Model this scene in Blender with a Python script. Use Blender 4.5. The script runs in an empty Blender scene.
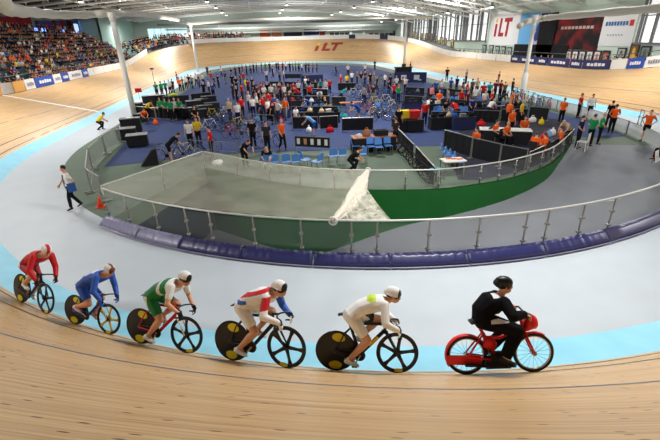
import bpy, math, random
from mathutils import Vector as V, Matrix
random.seed(7)
PI = math.pi
SC = bpy.context.scene
COL = SC.collection
# ------------------------------------------------------------------ camera
CX, CY, CH, FPX, PITCH, YAW, ROLL = -5.8709, -53.1977, 5.4984, 398.7271, .4318, .1517, -.0273
cd = bpy.data.cameras.new('camera'); cam = bpy.data.objects.new('camera', cd); COL.objects.link(cam)
cd.sensor_width = 36; cd.lens = FPX * 36 / 660; cd.clip_end = 500; cd.clip_start = .05
def ray(px, py):
    X = (px - 330) / FPX; U = -(py - 220) / FPX
    c, s = math.cos(ROLL), math.sin(ROLL); X, U = c*X - s*U, s*X + c*U
    Y = math.cos(PITCH) + U*math.sin(PITCH); Z = -math.sin(PITCH) + U*math.cos(PITCH)
    c, s = math.cos(YAW), math.sin(YAW)
    return V((c*X + s*Y, -s*X + c*Y, Z))
_o = ray(330, 220); _r = ray(331, 220) - _o; _u = ray(330, 219) - _o
_o.normalize(); _r.normalize(); _u.normalize()
m = Matrix((( _r.x, _u.x, -_o.x, CX), (_r.y, _u.y, -_o.y, CY), (_r.z, _u.z, -_o.z, CH), (0, 0, 0, 1)))
cam.matrix_world = m; SC.camera = cam
def at(px, py, z=0.):
    d = ray(px, py); t = (z - CH) / d.z
    return V((CX + t*d.x, CY + t*d.y, z))
def onx(px, py, x):
    d = ray(px, py); t = (x - CX) / d.x
    return V((x, CY + t*d.y, CH + t*d.z))
def ony(px, py, y):
    d = ray(px, py); t = (y - CY) / d.y
    return V((CX + t*d.x, y, CH + t*d.z))
# ------------------------------------------------------------------ materials
def lin(c):
    return tuple(((v/255 + .055)/1.055)**2.4 if v > 10 else v/255/12.92 for v in c)
_mats = {}
def mat(c, rough=.6, metal=0., vary=.0, scale=8., emit=0., alpha=1., spec=.4, bump=0.):
    k = (tuple(c), rough, metal, vary, scale, emit, alpha, spec, bump)
    if k in _mats: return _mats[k]
    M = bpy.data.materials.new('surface'); M.use_nodes = True
    nt = M.node_tree; b = nt.nodes['Principled BSDF']; L = lin(c) + (1,)
    b.inputs['Base Color'].default_value = L; b.inputs['Roughness'].default_value = rough
    b.inputs['Metallic'].default_value = metal; b.inputs['Specular IOR Level'].default_value = spec
    b.inputs['Alpha'].default_value = alpha
    if emit:
        b.inputs['Emission Color'].default_value = L; b.inputs['Emission Strength'].default_value = emit
    if vary or bump:
        tc = nt.nodes.new('ShaderNodeTexCoord'); n = nt.nodes.new('ShaderNodeTexNoise')
        n.inputs['Scale'].default_value = scale; n.inputs['Detail'].default_value = 4
        nt.links.new(tc.outputs['Object'], n.inputs['Vector'])
        if vary:
            r = nt.nodes.new('ShaderNodeValToRGB')
            r.color_ramp.elements[0].color = tuple(v*(1-vary) for v in L[:3]) + (1,)
            r.color_ramp.elements[1].color = tuple(min(1, v*(1+vary)) for v in L[:3]) + (1,)
            r.color_ramp.elements[0].position = .3; r.color_ramp.elements[1].position = .7
            nt.links.new(n.outputs['Fac'], r.inputs['Fac']); nt.links.new(r.outputs['Color'], b.inputs['Base Color'])
        if bump:
            bp = nt.nodes.new('ShaderNodeBump'); bp.inputs['Strength'].default_value = bump
            nt.links.new(n.outputs['Fac'], bp.inputs['Height']); nt.links.new(bp.outputs['Normal'], b.inputs['Normal'])
    _mats[k] = M
    return M
def sheer(c, dens, rough=.5, vary=0., scale=3., glossy=.0):
    """transparent mixed with diffuse: netting, clear plastic"""
    k = ('sheer', tuple(c), dens, vary, scale, glossy)
    if k in _mats: return _mats[k]
    M = bpy.data.materials.new('sheer'); M.use_nodes = True; nt = M.node_tree
    nt.nodes.clear(); N = nt.nodes.new; o = N('ShaderNodeOutputMaterial'); mx = N('ShaderNodeMixShader')
    t = N('ShaderNodeBsdfTransparent'); d = N('ShaderNodeBsdfDiffuse'); d.inputs['Color'].default_value = lin(c) + (1,)
    nt.links.new(t.outputs[0], mx.inputs[1]); src = d.outputs[0]
    if glossy:
        g = N('ShaderNodeBsdfGlossy'); g.inputs['Roughness'].default_value = .15
        m2 = N('ShaderNodeMixShader'); m2.inputs[0].default_value = glossy
        nt.links.new(src, m2.inputs[1]); nt.links.new(g.outputs[0], m2.inputs[2]); src = m2.outputs[0]
    nt.links.new(src, mx.inputs[2]); mx.inputs[0].default_value = dens
    if vary:
        tc = N('ShaderNodeTexCoord'); n = N('ShaderNodeTexNoise'); n.inputs['Scale'].default_value = scale
        mr = N('ShaderNodeMapRange'); mr.inputs['From Min'].default_value = .3; mr.inputs['From Max'].default_value = .7
        mr.inputs['To Min'].default_value = dens - vary; mr.inputs['To Max'].default_value = dens + vary
        nt.links.new(tc.outputs['Object'], n.inputs['Vector']); nt.links.new(n.outputs['Fac'], mr.inputs['Value'])
        nt.links.new(mr.outputs['Result'], mx.inputs[0])
    nt.links.new(mx.outputs[0], o.inputs['Surface'])
    _mats[k] = M
    return M
# ------------------------------------------------------------------ mesh building
def frame(d, ref=None):
    d = d.normalized(); ref = ref or (V((0, 0, 1)) if abs(d.z) < .95 else V((0, 1, 0)))
    a = ref.cross(d)
    if a.length < 1e-6: a = V((1, 0, 0)).cross(d)
    a.normalize(); return a, d.cross(a).normalized()
class MB:
    def __init__(s): s.v = []; s.f = []; s.mi = []; s.uv = None
    def add(s, vs, fs, mi=0):
        n = len(s.v); s.v += [tuple(p) for p in vs]; s.f += [tuple(i + n for i in f) for f in fs]; s.mi += [mi]*len(fs); return s
    def box(s, c, sz, R=None, mi=0, taper=1.):
        c = V(c); h = [q/2 for q in sz]; vs = []
        for z in (-1, 1):
            k = taper if z > 0 else 1.
            for x, y in ((-1, -1), (1, -1), (1, 1), (-1, 1)):
                p = V((x*h[0]*k, y*h[1]*k, z*h[2]))
                vs.append(c + (R @ p if R else p))
        return s.add(vs, [(3, 2, 1, 0), (4, 5, 6, 7), (0, 1, 5, 4), (1, 2, 6, 5), (2, 3, 7, 6), (3, 0, 4, 7)], mi)
    def tube(s, pts, r, n=8, mi=0, closed=False, side=None, cap=True):
        """r: number, list of numbers, or list of (along side, across) pairs"""
        pts = [V(p) for p in pts]; m_ = len(pts); vs = []; fs = []; A = None
        for i, p in enumerate(pts):
            if closed: d = pts[(i+1) % m_] - pts[i-1]
            else: d = pts[min(i+1, m_-1)] - pts[max(i-1, 0)]
            if d.length < 1e-9: d = V((0, 0, 1))
            d.normalize()
            if side is not None:
                a = V(side) - d*V(side).dot(d)
                a = a.normalized() if a.length > 1e-6 else frame(d)[0]
            elif A is None: a = frame(d)[0]
            else:
                a = A - d*A.dot(d); a = a.normalized() if a.length > 1e-6 else frame(d)[0]
            A = a; b = d.cross(a); ri = r[i] if isinstance(r, (list, tuple)) else r
            ra, rb = ri if isinstance(ri, (list, tuple)) else (ri, ri)
            for k in range(n):
                t = 2*PI*k/n; vs.append(p + a*(ra*math.cos(t)) + b*(rb*math.sin(t)))
        for i in range(m_ if closed else m_-1):
            j = (i+1) % m_
            for k in range(n): fs.append((i*n+k, i*n+(k+1) % n, j*n+(k+1) % n, j*n+k))
        if not closed and cap: fs.append(tuple(range(n-1, -1, -1))); fs.append(tuple((m_-1)*n+k for k in range(n)))
        return s.add(vs, fs, mi)
    def ball(s, c, r, R=None, n=10, m_=7, mi=0, cut=0.):
        c = V(c); r = r if isinstance(r, (list, tuple)) else (r, r, r); vs = []; fs = []
        top = c + (R @ V((0, 0, r[2])) if R else V((0, 0, r[2])))
        th1 = PI*(1-cut) if cut else PI
        rings = m_ - 1 if not cut else m_
        for i in range(1, rings+1):
            t = th1*i/m_
            for k in range(n):
                a = 2*PI*k/n; p = V((r[0]*math.sin(t)*math.cos(a), r[1]*math.sin(t)*math.sin(a), r[2]*math.cos(t)))
                vs.append(c + (R @ p if R else p))
        base = len(vs); vs.append(top)
        for k in range(n): fs.append((base, k, (k+1) % n))
        for i in range(rings-1):
            for k in range(n): fs.append((i*n+k, (i+1)*n+k, (i+1)*n+(k+1) % n, i*n+(k+1) % n))
        if cut: fs.append(tuple((rings-1)*n + k for k in range(n-1, -1, -1)))
        else:
            bot = c - (R @ V((0, 0, r[2])) if R else V((0, 0, r[2]))); vs.append(bot)
            for k in range(n): fs.append((base+1, (rings-1)*n+(k+1) % n, (rings-1)*n+k))
        return s.add(vs, fs, mi)
    def cap(s, a, b, ra, rb, n=10, mi=0):
        s.tube([a, b], [ra, rb], n, mi); s.ball(a, ra, n=n, mi=mi); s.ball(b, rb, n=n, mi=mi); return s
    def ring(s, c, axis, R_, r, n=32, k=8, mi=0, a0=0., a1=2*PI, up=None):
        c = V(c); a, b = frame(V(axis), up); full = abs(a1-a0) > 6.28; m_ = n if full else n+1
        pts = [c + a*(R_*math.cos(a0+(a1-a0)*i/n)) + b*(R_*math.sin(a0+(a1-a0)*i/n)) for i in range(m_)]
        return s.tube(pts, r, k, mi, closed=full, side=axis)
    def strip(s, A, B, mi=0, closed=False):
        n = len(A); vs = list(A) + list(B); fs = [(i, i+1, n+i+1, n+i) for i in range(n-1)]
        if closed: fs.append((n-1, 0, n, 2*n-1))
        return s.add(vs, fs, mi)
    def slab(s, A, B, th, mi=0):
        """a strip A-B with a thickness along its own normals"""
        A = [V(p) for p in A]; B = [V(p) for p in B]; n = len(A); N = []
        for i in range(n):
            t = A[min(i+1, n-1)] - A[max(i-1, 0)]; q = t.cross(B[i]-A[i]); N.append(q.normalized()*th if q.length > 1e-9 else V((0, 0, th)))
        A2 = [a+q for a, q in zip(A, N)]; B2 = [b+q for b, q in zip(B, N)]
        s.strip(A2, B2, mi); s.strip(B, A, mi); s.strip(B2, B, mi); s.strip(A, A2, mi)
        s.add([A[0], B[0], B2[0], A2[0]], [(0, 1, 2, 3)], mi); s.add([A[-1], B[-1], B2[-1], A2[-1]], [(3, 2, 1, 0)], mi)
        return s
    def quad(s, a, b, c, d, mi=0): return s.add([a, b, c, d], [(0, 1, 2, 3)], mi)
    def mesh(s, name, mats, smooth=False):
        me = bpy.data.meshes.new(name); me.from_pydata(s.v, [], s.f)
        for q in (mats if isinstance(mats, (list, tuple)) else [mats]): me.materials.append(q)
        me.polygons.foreach_set('material_index', s.mi)
        if smooth: me.polygons.foreach_set('use_smooth', [True]*len(me.polygons))
        if s.uv:
            u = me.uv_layers.new(name='UVMap')
            for i, l in enumerate(me.loops): u.data[i].uv = s.uv[l.vertex_index]
        me.update(); return me
    def build(s, name, mats, parent=None, smooth=False, loc=None):
        o = bpy.data.objects.new(name, s.mesh(name, mats, smooth)); COL.objects.link(o)
        if parent: o.parent = parent
        if loc is not None: o.location = loc
        return o
def tag(o, label=None, cat=None, group=None, kind=None):
    for k, v in (('label', label), ('category', cat), ('group', group), ('kind', kind)):
        if v: o[k] = v
    return o
def struct(o): o['kind'] = 'structure'; return o
def thing(name, label, cat, loc=(0, 0, 0), rz=0., group=None, sc=1.):
    o = bpy.data.objects.new(name, None); COL.objects.link(o); o.location = loc; o.rotation_euler = (0, 0, rz)
    o.scale = (sc, sc, sc); o.empty_display_size = .2
    return tag(o, label, cat, group)
def link_mesh(name, me, parent=None):
    o = bpy.data.objects.new(name, me); COL.objects.link(o)
    if parent: o.parent = parent
    return o
_kids = {}
def dup(root, loc, rz, label, group=None, sc=None):
    r = root.copy(); COL.objects.link(r); r.location = loc; r.rotation_euler = (0, 0, rz); r['label'] = label
    if group: r['group'] = group
    if sc: r.scale = (sc, sc, sc)
    if root.name not in _kids: _kids[root.name] = [(ch, list(ch.children)) for ch in root.children]
    for ch, gs in _kids[root.name]:
        c = ch.copy(); COL.objects.link(c); c.parent = r
        for g in gs:
            d = g.copy(); COL.objects.link(d); d.parent = c
    return r
def setmats(o, ms):
    for i, q in enumerate(ms):
        if i < len(o.material_slots) and q is not None:
            o.material_slots[i].link = 'OBJECT'; o.material_slots[i].material = q
ORD = ['first', 'second', 'third', 'fourth', 'fifth', 'sixth', 'seventh', 'eighth', 'ninth', 'tenth', 'eleventh', 'twelfth', 'thirteenth', 'fourteenth', 'fifteenth',
       'sixteenth', 'seventeenth', 'eighteenth', 'nineteenth', 'twentieth']
def ordn(i):
    if i < 20: return ORD[i]
    t = ['twenty', 'thirty', 'forty', 'fifty', 'sixty'][(i+1)//10-2]
    return (t[:-1]+'ieth') if (i+1) % 10 == 0 else t + '-' + ORD[(i+1) % 10-1]
# ------------------------------------------------------------------ the oval
EW, EB, EL, EX = 18.7219, 20.6191, 54.4525, 2.041
BW, BZ = .8728, .2446
def oval(n=140):
    e = 2/EX; P = []
    sg = lambda q: (1 if q > 0 else -1)*abs(q)**e
    for i in range(n+1):
        t = PI*i/n; P.append(V((EW*sg(math.cos(t)), EL/2 + EB*abs(math.sin(t))**e, 0)))
    for i in range(1, 30): P.append(V((-EW, EL/2 - EL*i/30, 0)))
    for i in range(n+1):
        t = PI*i/n; P.append(V((-EW*sg(math.cos(t)), -EL/2 - EB*abs(math.sin(t))**e, 0)))
    for i in range(1, 30): P.append(V((EW, -EL/2 + EL*i/30, 0)))
    Q = [P[0]]
    for p in P[1:]:
        if (p-Q[-1]).length > .12: Q.append(p)
    if (Q[0]-Q[-1]).length < .12: Q.pop()
    return Q
OV = oval(); NO = len(OV)
ON = []
for i in range(NO):
    d = OV[(i+1) % NO] - OV[i-1]; d.normalize(); ON.append(V((d.y, -d.x, 0)))
for _ in range(2):
    ON = [(ON[i-1] + ON[i]*2 + ON[(i+1) % NO]).normalized() for i in range(NO)]
US = [0.]
for i in range(NO): US.append(US[-1] + (OV[(i+1) % NO]-OV[i]).length)
def bank(y):
    t = min(1, max(0, (abs(y)-14)/(44-14))); t = t*t*(3-2*t)
    return math.radians(13 + (41-13)*t)
def surf(i, o):
    """point of the track at station i, o metres up the track from the inner edge of the blue band"""
    i %= NO; p, n = OV[i], ON[i]
    if o <= BW: return p + n*o + V((0, 0, BZ*o/BW))
    a = bank(p.y); q = p + n*BW + V((0, 0, BZ)); s = o-BW
    return q + n*(s*math.cos(a)) + V((0, 0, s*math.sin(a)))
def snorm(i):
    a = bank(OV[i % NO].y); n = ON[i % NO]; return (V((0, 0, math.cos(a))) - n*math.sin(a)).normalized()
TW = BW + 7.
def hit(px, py):
    """where the sight line meets the near track surface"""
    best = None; d = ray(px, py); c = V((CX, CY, CH))
    lo, hi = .5, 60.
    for k in range(600):
        t = 2 + k*.03; p = c + d*(t/d.length*1.0)
        i = min(range(NO), key=lambda j: (OV[j].x-p.x)**2 + (OV[j].y-p.y)**2) if k % 20 == 0 else min([(j+i0) % NO for j in range(-12, 13)], key=lambda j: (OV[j].x-p.x)**2 + (OV[j].y-p.y)**2)
        i0 = i; h = (p - OV[i]).dot(ON[i]); a = bank(OV[i].y)
        z = 0 if h < 0 else (BZ*h/BW if h < BW else BZ + (h-BW)*math.tan(a))
        if p.z <= z: return p, i, (h if h < BW else BW + (h-BW)/math.cos(a))
    return p, i, h
# wood: boards run along the track
def wood_mat():
    M = bpy.data.materials.new('track_timber'); M.use_nodes = True; nt = M.node_tree; N = nt.nodes.new; L = nt.links.new
    b = nt.nodes['Principled BSDF']; b.inputs['Roughness'].default_value = .42; b.inputs['Specular IOR Level'].default_value = .35
    uv = N('ShaderNodeUVMap')
    def mapped(sx, sy):
        m_ = N('ShaderNodeMapping'); m_.inputs['Scale'].default_value = (sx, sy, 1); L(uv.outputs[0], m_.inputs['Vector']); return m_.outputs[0]
    n1 = N('ShaderNodeTexNoise'); n1.inputs['Scale'].default_value = 1; n1.inputs['Detail'].default_value = 3; L(mapped(.55, 26), n1.inputs['Vector'])
    n2 = N('ShaderNodeTexNoise'); n2.inputs['Scale'].default_value = 1; n2.inputs['Detail'].default_value = 2; L(mapped(.16, 3.2), n2.inputs['Vector'])
    n3 = N('ShaderNodeTexNoise'); n3.inputs['Scale'].default_value = 1; n3.inputs['Detail'].default_value = 2; L(mapped(4, 60), n3.inputs['Vector'])
    r1 = N('ShaderNodeValToRGB'); E_ = r1.color_ramp.elements
    E_[0].position = .3; E_[0].color = lin((176, 139, 96)) + (1,); E_[1].position = .68; E_[1].color = lin((212, 178, 132)) + (1,)
    q = E_.new(.48); q.color = lin((197, 161, 114)) + (1,)
    L(n1.outputs['Fac'], r1.inputs['Fac'])
    mx = N('ShaderNodeMix'); mx.data_type = 'RGBA'; mx.blend_type = 'OVERLAY'; mx.inputs[0].default_value = .4
    L(r1.outputs[0], mx.inputs[6]); r2 = N('ShaderNodeValToRGB'); r2.color_ramp.elements[0].position = .3; r2.color_ramp.elements[1].position = .7
    r2.color_ramp.elements[0].color = (.36, .36, .36, 1); r2.color_ramp.elements[1].color = (.62, .62, .62, 1)
    L(n2.outputs['Fac'], r2.inputs['Fac']); L(r2.outputs[0], mx.inputs[7])
    m3 = N('ShaderNodeMix'); m3.data_type = 'RGBA'; m3.blend_type = 'OVERLAY'; m3.inputs[0].default_value = .28
    L(mx.outputs[2], m3.inputs[6]); r3 = N('ShaderNodeValToRGB'); r3.color_ramp.elements[0].position = .3; r3.color_ramp.elements[1].position = .7
    r3.color_ramp.elements[0].color = (.38, .38, .38, 1); r3.color_ramp.elements[1].color = (.6, .6, .6, 1)
    L(n3.outputs['Fac'], r3.inputs['Fac']); L(r3.outputs[0], m3.inputs[7])
    # knots and filled nail rows
    vo = N('ShaderNodeTexVoronoi'); vo.voronoi_dimensions = '2D'; vo.inputs['Scale'].default_value = 1; L(mapped(3.6, 11), vo.inputs['Vector'])
    lt = N('ShaderNodeMapRange'); lt.inputs['From Min'].default_value = .14; lt.inputs['From Max'].default_value = .08; L(vo.outputs['Distance'], lt.inputs['Value'])
    sp = N('ShaderNodeSeparateColor'); L(vo.outputs['Color'], sp.inputs[0])
    gt = N('ShaderNodeMath'); gt.operation = 'GREATER_THAN'; gt.inputs[1].default_value = .8; L(sp.outputs[0], gt.inputs[0])
    mu = N('ShaderNodeMath'); mu.operation = 'MULTIPLY'; L(lt.outputs[0], mu.inputs[0]); L(gt.outputs[0], mu.inputs[1])
    m4 = N('ShaderNodeMix'); m4.data_type = 'RGBA'; L(mu.outputs[0], m4.inputs[0]); L(m3.outputs[2], m4.inputs[6]); m4.inputs[7].default_value = lin((88, 56, 30)) + (1,)
    L(m4.outputs[2], b.inputs['Base Color'])
    return M
WOOD = wood_mat()
def band(name, o0, o1, m_, k=1, dz=0., i0=0, i1=None, uvs=False):
    mb = MB(); uv = []; full = i1 is None; idx = list(range(NO)) if full else list(range(i0, i1+1))
    offs = [o0 + (o1-o0)*j/k for j in range(k+1)]; rows = []
    for i in idx:
        q = snorm(i)*dz; rows.append([surf(i, o) + q for o in offs])
        uv += [(US[i % NO], o) for o in offs]
    vs = [p for r in rows for p in r]; fs = []; n = len(idx); w = k+1
    for a in range(n if full else n-1):
        b_ = (a+1) % n
        for j in range(k): fs.append((a*w+j, a*w+j+1, b_*w+j+1, b_*w+j))
    mb.add(vs, fs); mb.uv = uv
    return mb.build(name, m_, smooth=True)
def near_i(x, y): return min(range(NO), key=lambda j: (OV[j].x-x)**2 + (OV[j].y-y)**2)
track = struct(band('trim_1', BW, TW, WOOD, 10)); track.name = 'floor_track'
blue = struct(band('floor_blue_band', 0, BW, mat((140, 204, 226), .5, vary=.06, scale=2), 2))
# apron between blue band and infield: inner edge is an oval inside the oval
IW, IB = 16.6, 17.4
def inner(t, far=False):
    return V((IW*math.cos(t), (EL/2 if far else -EL/2) + (IB+1.2 if far else IB)*math.sin(t), 0))
IN = [inner(PI*i/60, True) for i in range(61)] + [V((-IW, EL/2-EL*i/20, 0)) for i in range(1, 20)] + [inner(PI + PI*i/90) for i in range(91)] + [V((IW, -EL/2+EL*i/20, 0)) for i in range(1, 20)]
def inner_at(i):
    """a point on the inner oval facing station i"""
    p = OV[i]
    if abs(p.y) <= EL/2: return V((math.copysign(IW, p.x), p.y, 0))
    far = p.y > 0; t = math.atan2((abs(p.y)-EL/2)/EB, p.x/EW); q = inner(t if far else -t, far)
    return q
ap = MB(); ap.strip([inner_at(i) for i in range(NO)], OV, closed=True)
struct(ap.build('floor_apron', mat((186, 195, 202), .5, vary=.03, scale=1.2)))
LINE = lambda c: mat(c, .5)
for nm, o0, w, c in (('trim_1', BW+.2, .05, (60, 50, 44)), ('trim_2', BW+.68, .05, (92, 58, 48)), ('trim_3', BW+2.4, .05, (92, 110, 140))):
    o = struct(band(nm, o0, o0+w, LINE(c), 1, .004))
# white finish line across the left straight
fl = MB(); y0 = at(55, 105, .7).y
def cross_line(y, w):
    i = near_i(-EW, y); i2 = i
    mb = MB(); A = []; B = []
    for o in [BW + 7*k/8 for k in range(9)]:
        p = surf(i, o) + snorm(i)*.006; A.append(p + V((0, -w/2, 0))); B.append(p + V((0, w/2, 0)))
    mb.strip(A, B); return mb
struct(cross_line(at(95, 112, .25).y, .34).build('trim_4', mat((238, 238, 234), .5)))
# ------------------------------------------------------------------ people
def voxel(mb, size, smooth=2, ratio=None):
    o = bpy.data.objects.new('tmp', mb.mesh('tmp', mat((200, 200, 200)))); COL.objects.link(o)
    r = o.modifiers.new('r', 'REMESH'); r.mode = 'VOXEL'; r.voxel_size = size
    s = o.modifiers.new('s', 'SMOOTH'); s.iterations = smooth; s.factor = .5
    if ratio: d = o.modifiers.new('d', 'DECIMATE'); d.ratio = ratio
    dg = bpy.context.evaluated_depsgraph_get(); ev = o.evaluated_get(dg)
    me = bpy.data.meshes.new_from_object(ev)
    out = MB(); out.v = [tuple(v.co) for v in me.vertices]; out.f = [tuple(p.vertices) for p in me.polygons]; out.mi = [0]*len(out.f)
    bpy.data.objects.remove(o); bpy.data.meshes.remove(me); return out
def ik(a, b, l1, l2, pole):
    a, b = V(a), V(b); d = b-a; L = min(d.length, (l1+l2)*.999); d.normalize()
    x = (l1*l1 - l2*l2 + L*L)/(2*L); h = math.sqrt(max(0, l1*l1-x*x))
    p = V(pole) - d*V(pole).dot(d); p.normalize(); return a + d*x + p*h
def rot_to(f, u):
    """matrix whose x axis is f and z axis is near u"""
    f = V(f).normalized(); y = V(u).cross(f).normalized(); z = f.cross(y)
    return Matrix(((f.x, y.x, z.x), (f.y, y.y, z.y), (f.z, y.z, z.z)))
def hand(mb, w, d, n, sgn, curl=.35, mi=0, k=6):
    """palm and five fingers; d along the hand, n out of the back of it, sgn +1 for a left hand"""
    w, d, n = V(w), V(d).normalized(), V(n); n = (n - d*n.dot(d)).normalized(); s = d.cross(n)*sgn   # s points to the thumb side
    mb.tube([w - d*.015, w + d*.03, w + d*.075, w + d*.092], [(.024, .02), (.034, .016), (.04, .015), (.034, .011)], 8, mi, side=s)
    for j, (off, ln) in enumerate(((.03, .072), (.01, .08), (-.011, .075), (-.03, .058))):
        p = w + d*.082 + s*off; dd = V(d); pts = [w + d*.06 + s*off*.9, p]
        for q in range(3):
            dd = (dd*math.cos(curl*(1+.35*q)) - n*math.sin(curl*(1+.35*q))).normalized(); nn = (n - dd*n.dot(dd)).normalized()
            n_ = nn; p = p + dd*ln*(.45, .32, .23)[q]; pts.append(p)
            d2 = dd
        mb.tube(pts, [.009, .0092, .0085, .0078, .006], k, mi)
    b = w + d*.022 + s*.026; t1 = (d*.62 + s*.7 - n*.25).normalized(); p1 = b + t1*.04; t2 = (d*.85 + s*.2 - n*.45).normalized()
    mb.tube([w + d*.015 + s*.012, b, p1, p1 + t2*.032, p1 + t2*.048], [.013, .0125, .0105, .009, .006], k, mi)
def human(J, vox, sleeve='short', legs='long', hair='short', ratio=None, smooth=2, kn=6):
    """J: joints. Returns meshes: body, shirt, trousers, shoe_l, shoe_r, hair (MB objects)"""
    g = {k: V(v) for k, v in J.items() if not isinstance(v, (int, float))}
    fx = g['hf'].normalized(); HR = rot_to(fx, g['hu']); H = g['head']
    ft = J.get('fat', 1.)
    sv = (g['sl'] - g['sr']).normalized(); pv = (g['hl'] - g['hr']).normalized()
    B = MB()
    B.ball(H + HR @ V((-.008, 0, .02)), (.098, .076, .1), HR); B.ball(H + HR @ V((.03, 0, -.05)), (.062, .056, .068), HR)      # skull, jaw
    B.ball(H + HR @ V((.098, 0, -.022)), (.018, .013, .024), HR); B.ball(H + HR @ V((.085, 0, -.072)), (.014, .024, .009), HR)  # nose, lips
    for q in (-1, 1): B.ball(H + HR @ V((-.005, .078*q, -.01)), (.022, .012, .032), HR); B.ball(H + HR @ V((.078, .032*q, .016)), (.014, .02, .008), HR)  # ears, brows
    B.cap(g['neck'], H + HR @ V((-.015, 0, -.06)), .058, .052)
    pel = (g['hl'] + g['hr'])/2; cs = g['chest']; sh = (g['sl'] + g['sr'])/2; mid = (pel + cs)/2
    if 'mid' in g: mid = g['mid']
    tors = [pel - (mid-pel).normalized()*.1, pel, mid, cs, sh, g['neck']]; wid = [(.1, .08), (.165, .115), (.145, .1), (.17, .118), (.15, .09), (.06, .06)]; wid = [(a*ft, b*ft) for a, b in wid[:5]] + wid[5:]
    B.tube(tors, wid, 12, side=sv)
    for a, b in (('sl', 'el'), ('sr', 'er')): B.cap(g[a], g[b], .052*ft, .04*ft)
    for a, b in (('el', 'wl'), ('er', 'wr')): B.cap(g[a], g[b], .041*ft, .028*ft)
    for a, b in (('hl', 'kl'), ('hr', 'kr')): B.cap(g[a], g[b], .086*ft, .058*ft)
    for s_ in 'lr':
        k, a = g['k'+s_], g['a'+s_]; mp = k.lerp(a, .3); B.tube([k, mp, k.lerp(a, .7), a], [.055*ft, .06*ft, .042*ft, .035*ft], 10); B.ball(k, .057*ft); B.ball(a, .036)
        f = g['f'+s_].normalized(); B.cap(a, a + f*.09, .03, .02)
    body = voxel(B, vox, smooth, ratio)
    for s_, q in (('l', 1), ('r', -1)):
        w = g['w'+s_]; d = g.get('d'+s_, w - g['e'+s_]); n = g.get('n'+s_, V((0, q, 0)))
        hand(body, w, d, n, q, J.get('curl', .35), 0, kn)
    out = {'body': body}
    e = .013 + J.get('puff', 0.)
    S = MB(); S.tube([tors[0] + (pel-tors[0])*.2] + tors[1:5] + [g['neck'].lerp(sh, .35)], [(a+e, b+e) for a, b in wid[:5]] + [(.078, .072)], 12, side=sv)
    for s_ in 'lr':
        S.cap(g['s'+s_], g['s'+s_].lerp(g['e'+s_], 1 if sleeve == 'long' else .62), .052*ft+e, .043*ft+e)
        if sleeve == 'long': S.cap(g['e'+s_], g['e'+s_].lerp(g['w'+s_], .93), .042*ft+e, .03*ft+e)
    out['shirt'] = voxel(S, vox, smooth, ratio)
    T = MB(); T.tube([tors[0] - (pel-tors[0])*.1, pel, pel.lerp(mid, .4)], [(.12*ft, .1*ft), (.172*ft+e, .122*ft+e), (.16*ft+e*.5, .105*ft+e*.5)], 12, side=pv)
    for s_ in 'lr':
        T.cap(g['h'+s_], g['h'+s_].lerp(g['k'+s_], 1 if legs == 'long' else .68), .088*ft+e, (.06 if legs == 'long' else .07)*ft+e)
        if legs == 'long': T.tube([g['k'+s_], g['k'+s_].lerp(g['a'+s_], .35), g['k'+s_].lerp(g['a'+s_], .95)], [.06*ft+e, .06*ft+e, .046*ft+e], 10); T.ball(g['k'+s_], .06*ft+e)
    out['trousers'] = voxel(T, vox, smooth, ratio)
    for s_ in 'lr':
        f = g['f'+s_].normalized(); a = g['a'+s_]; dn = V((0, 0, -1)); dn = (dn - f*dn.dot(f)).normalized()
        M = MB(); M.tube([a - f*.07 + dn*.035, a - f*.03 + dn*.03, a + f*.06 + dn*.045, a + f*.15 + dn*.05, a + f*.185 + dn*.052], [(.032, .034), (.042, .05), (.045, .036), (.044, .028), (.028, .018)], 10, side=f.cross(dn)); M.ball(a, .045)
        out['shoe_'+s_] = voxel(M, max(vox*.8, .012), 2, ratio)
    if hair != 'none':
        Q = MB(); Q.ball(H + HR @ V((-.02, 0, .035)), (.1, .086, .105), HR)
        if hair == 'long': Q.ball(H + HR @ V((-.07, 0, -.05)), (.05, .075, .11), HR)
        if hair == 'helmet': Q = MB(); Q.ball(H + HR @ V((-.025, 0, .04)), (.138, .1, .105), HR); Q.ball(H + HR @ V((-.1, 0, .03)), (.075, .07, .06), HR); Q.ball(H + HR @ V((0, 0, .0)), (.1, .093, .06), HR)
        # keep the face free
        hm = voxel(Q, max(vox*.8, .01), 2, ratio); out['hair'] = hm
    return out
def base_stand():
    return dict(hl=(0, .09, .93), hr=(0, -.09, .93), chest=(0, 0, 1.27), sl=(0, .185, 1.43), sr=(0, -.185, 1.43), neck=(.0, 0, 1.49), head=(.03, 0, 1.64), hf=(1, 0, -.08), hu=(0, 0, 1),
                el=(-.02, .235, 1.15), er=(-.02, -.235, 1.15), wl=(.06, .25, .9), wr=(.06, -.25, .9), kl=(.02, .1, .5), kr=(.02, -.1, .5), al=(0, .11, .085), ar=(0, -.11, .085), fl=(1, .2, -.05), fr=(1, -.2, -.05))
POSES = {}
POSES['standing'] = base_stand()
j = base_stand(); j.update(el=(.02, .3, 1.18), er=(.02, -.3, 1.18), wl=(.13, .12, 1.02), wr=(.13, -.12, 1.02)); POSES['hands'] = j      # hands held in front
j = base_stand(); j.update(el=(-.04, .36, 1.2), er=(-.04, -.36, 1.2), wl=(.03, .2, 1.0), wr=(.03, -.2, 1.0)); POSES['akimbo'] = j
j = base_stand(); j.update(kl=(.14, .09, .52), kr=(.0, -.09, .5), al=(.17, .09, .09), ar=(-.22, -.09, .13), fr=(1, -.1, -.5), el=(-.14, .23, 1.17), er=(.1, -.24, 1.17), wl=(-.08, .25, .93), wr=(.26, -.22, .98)); POSES['walking'] = j
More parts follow.
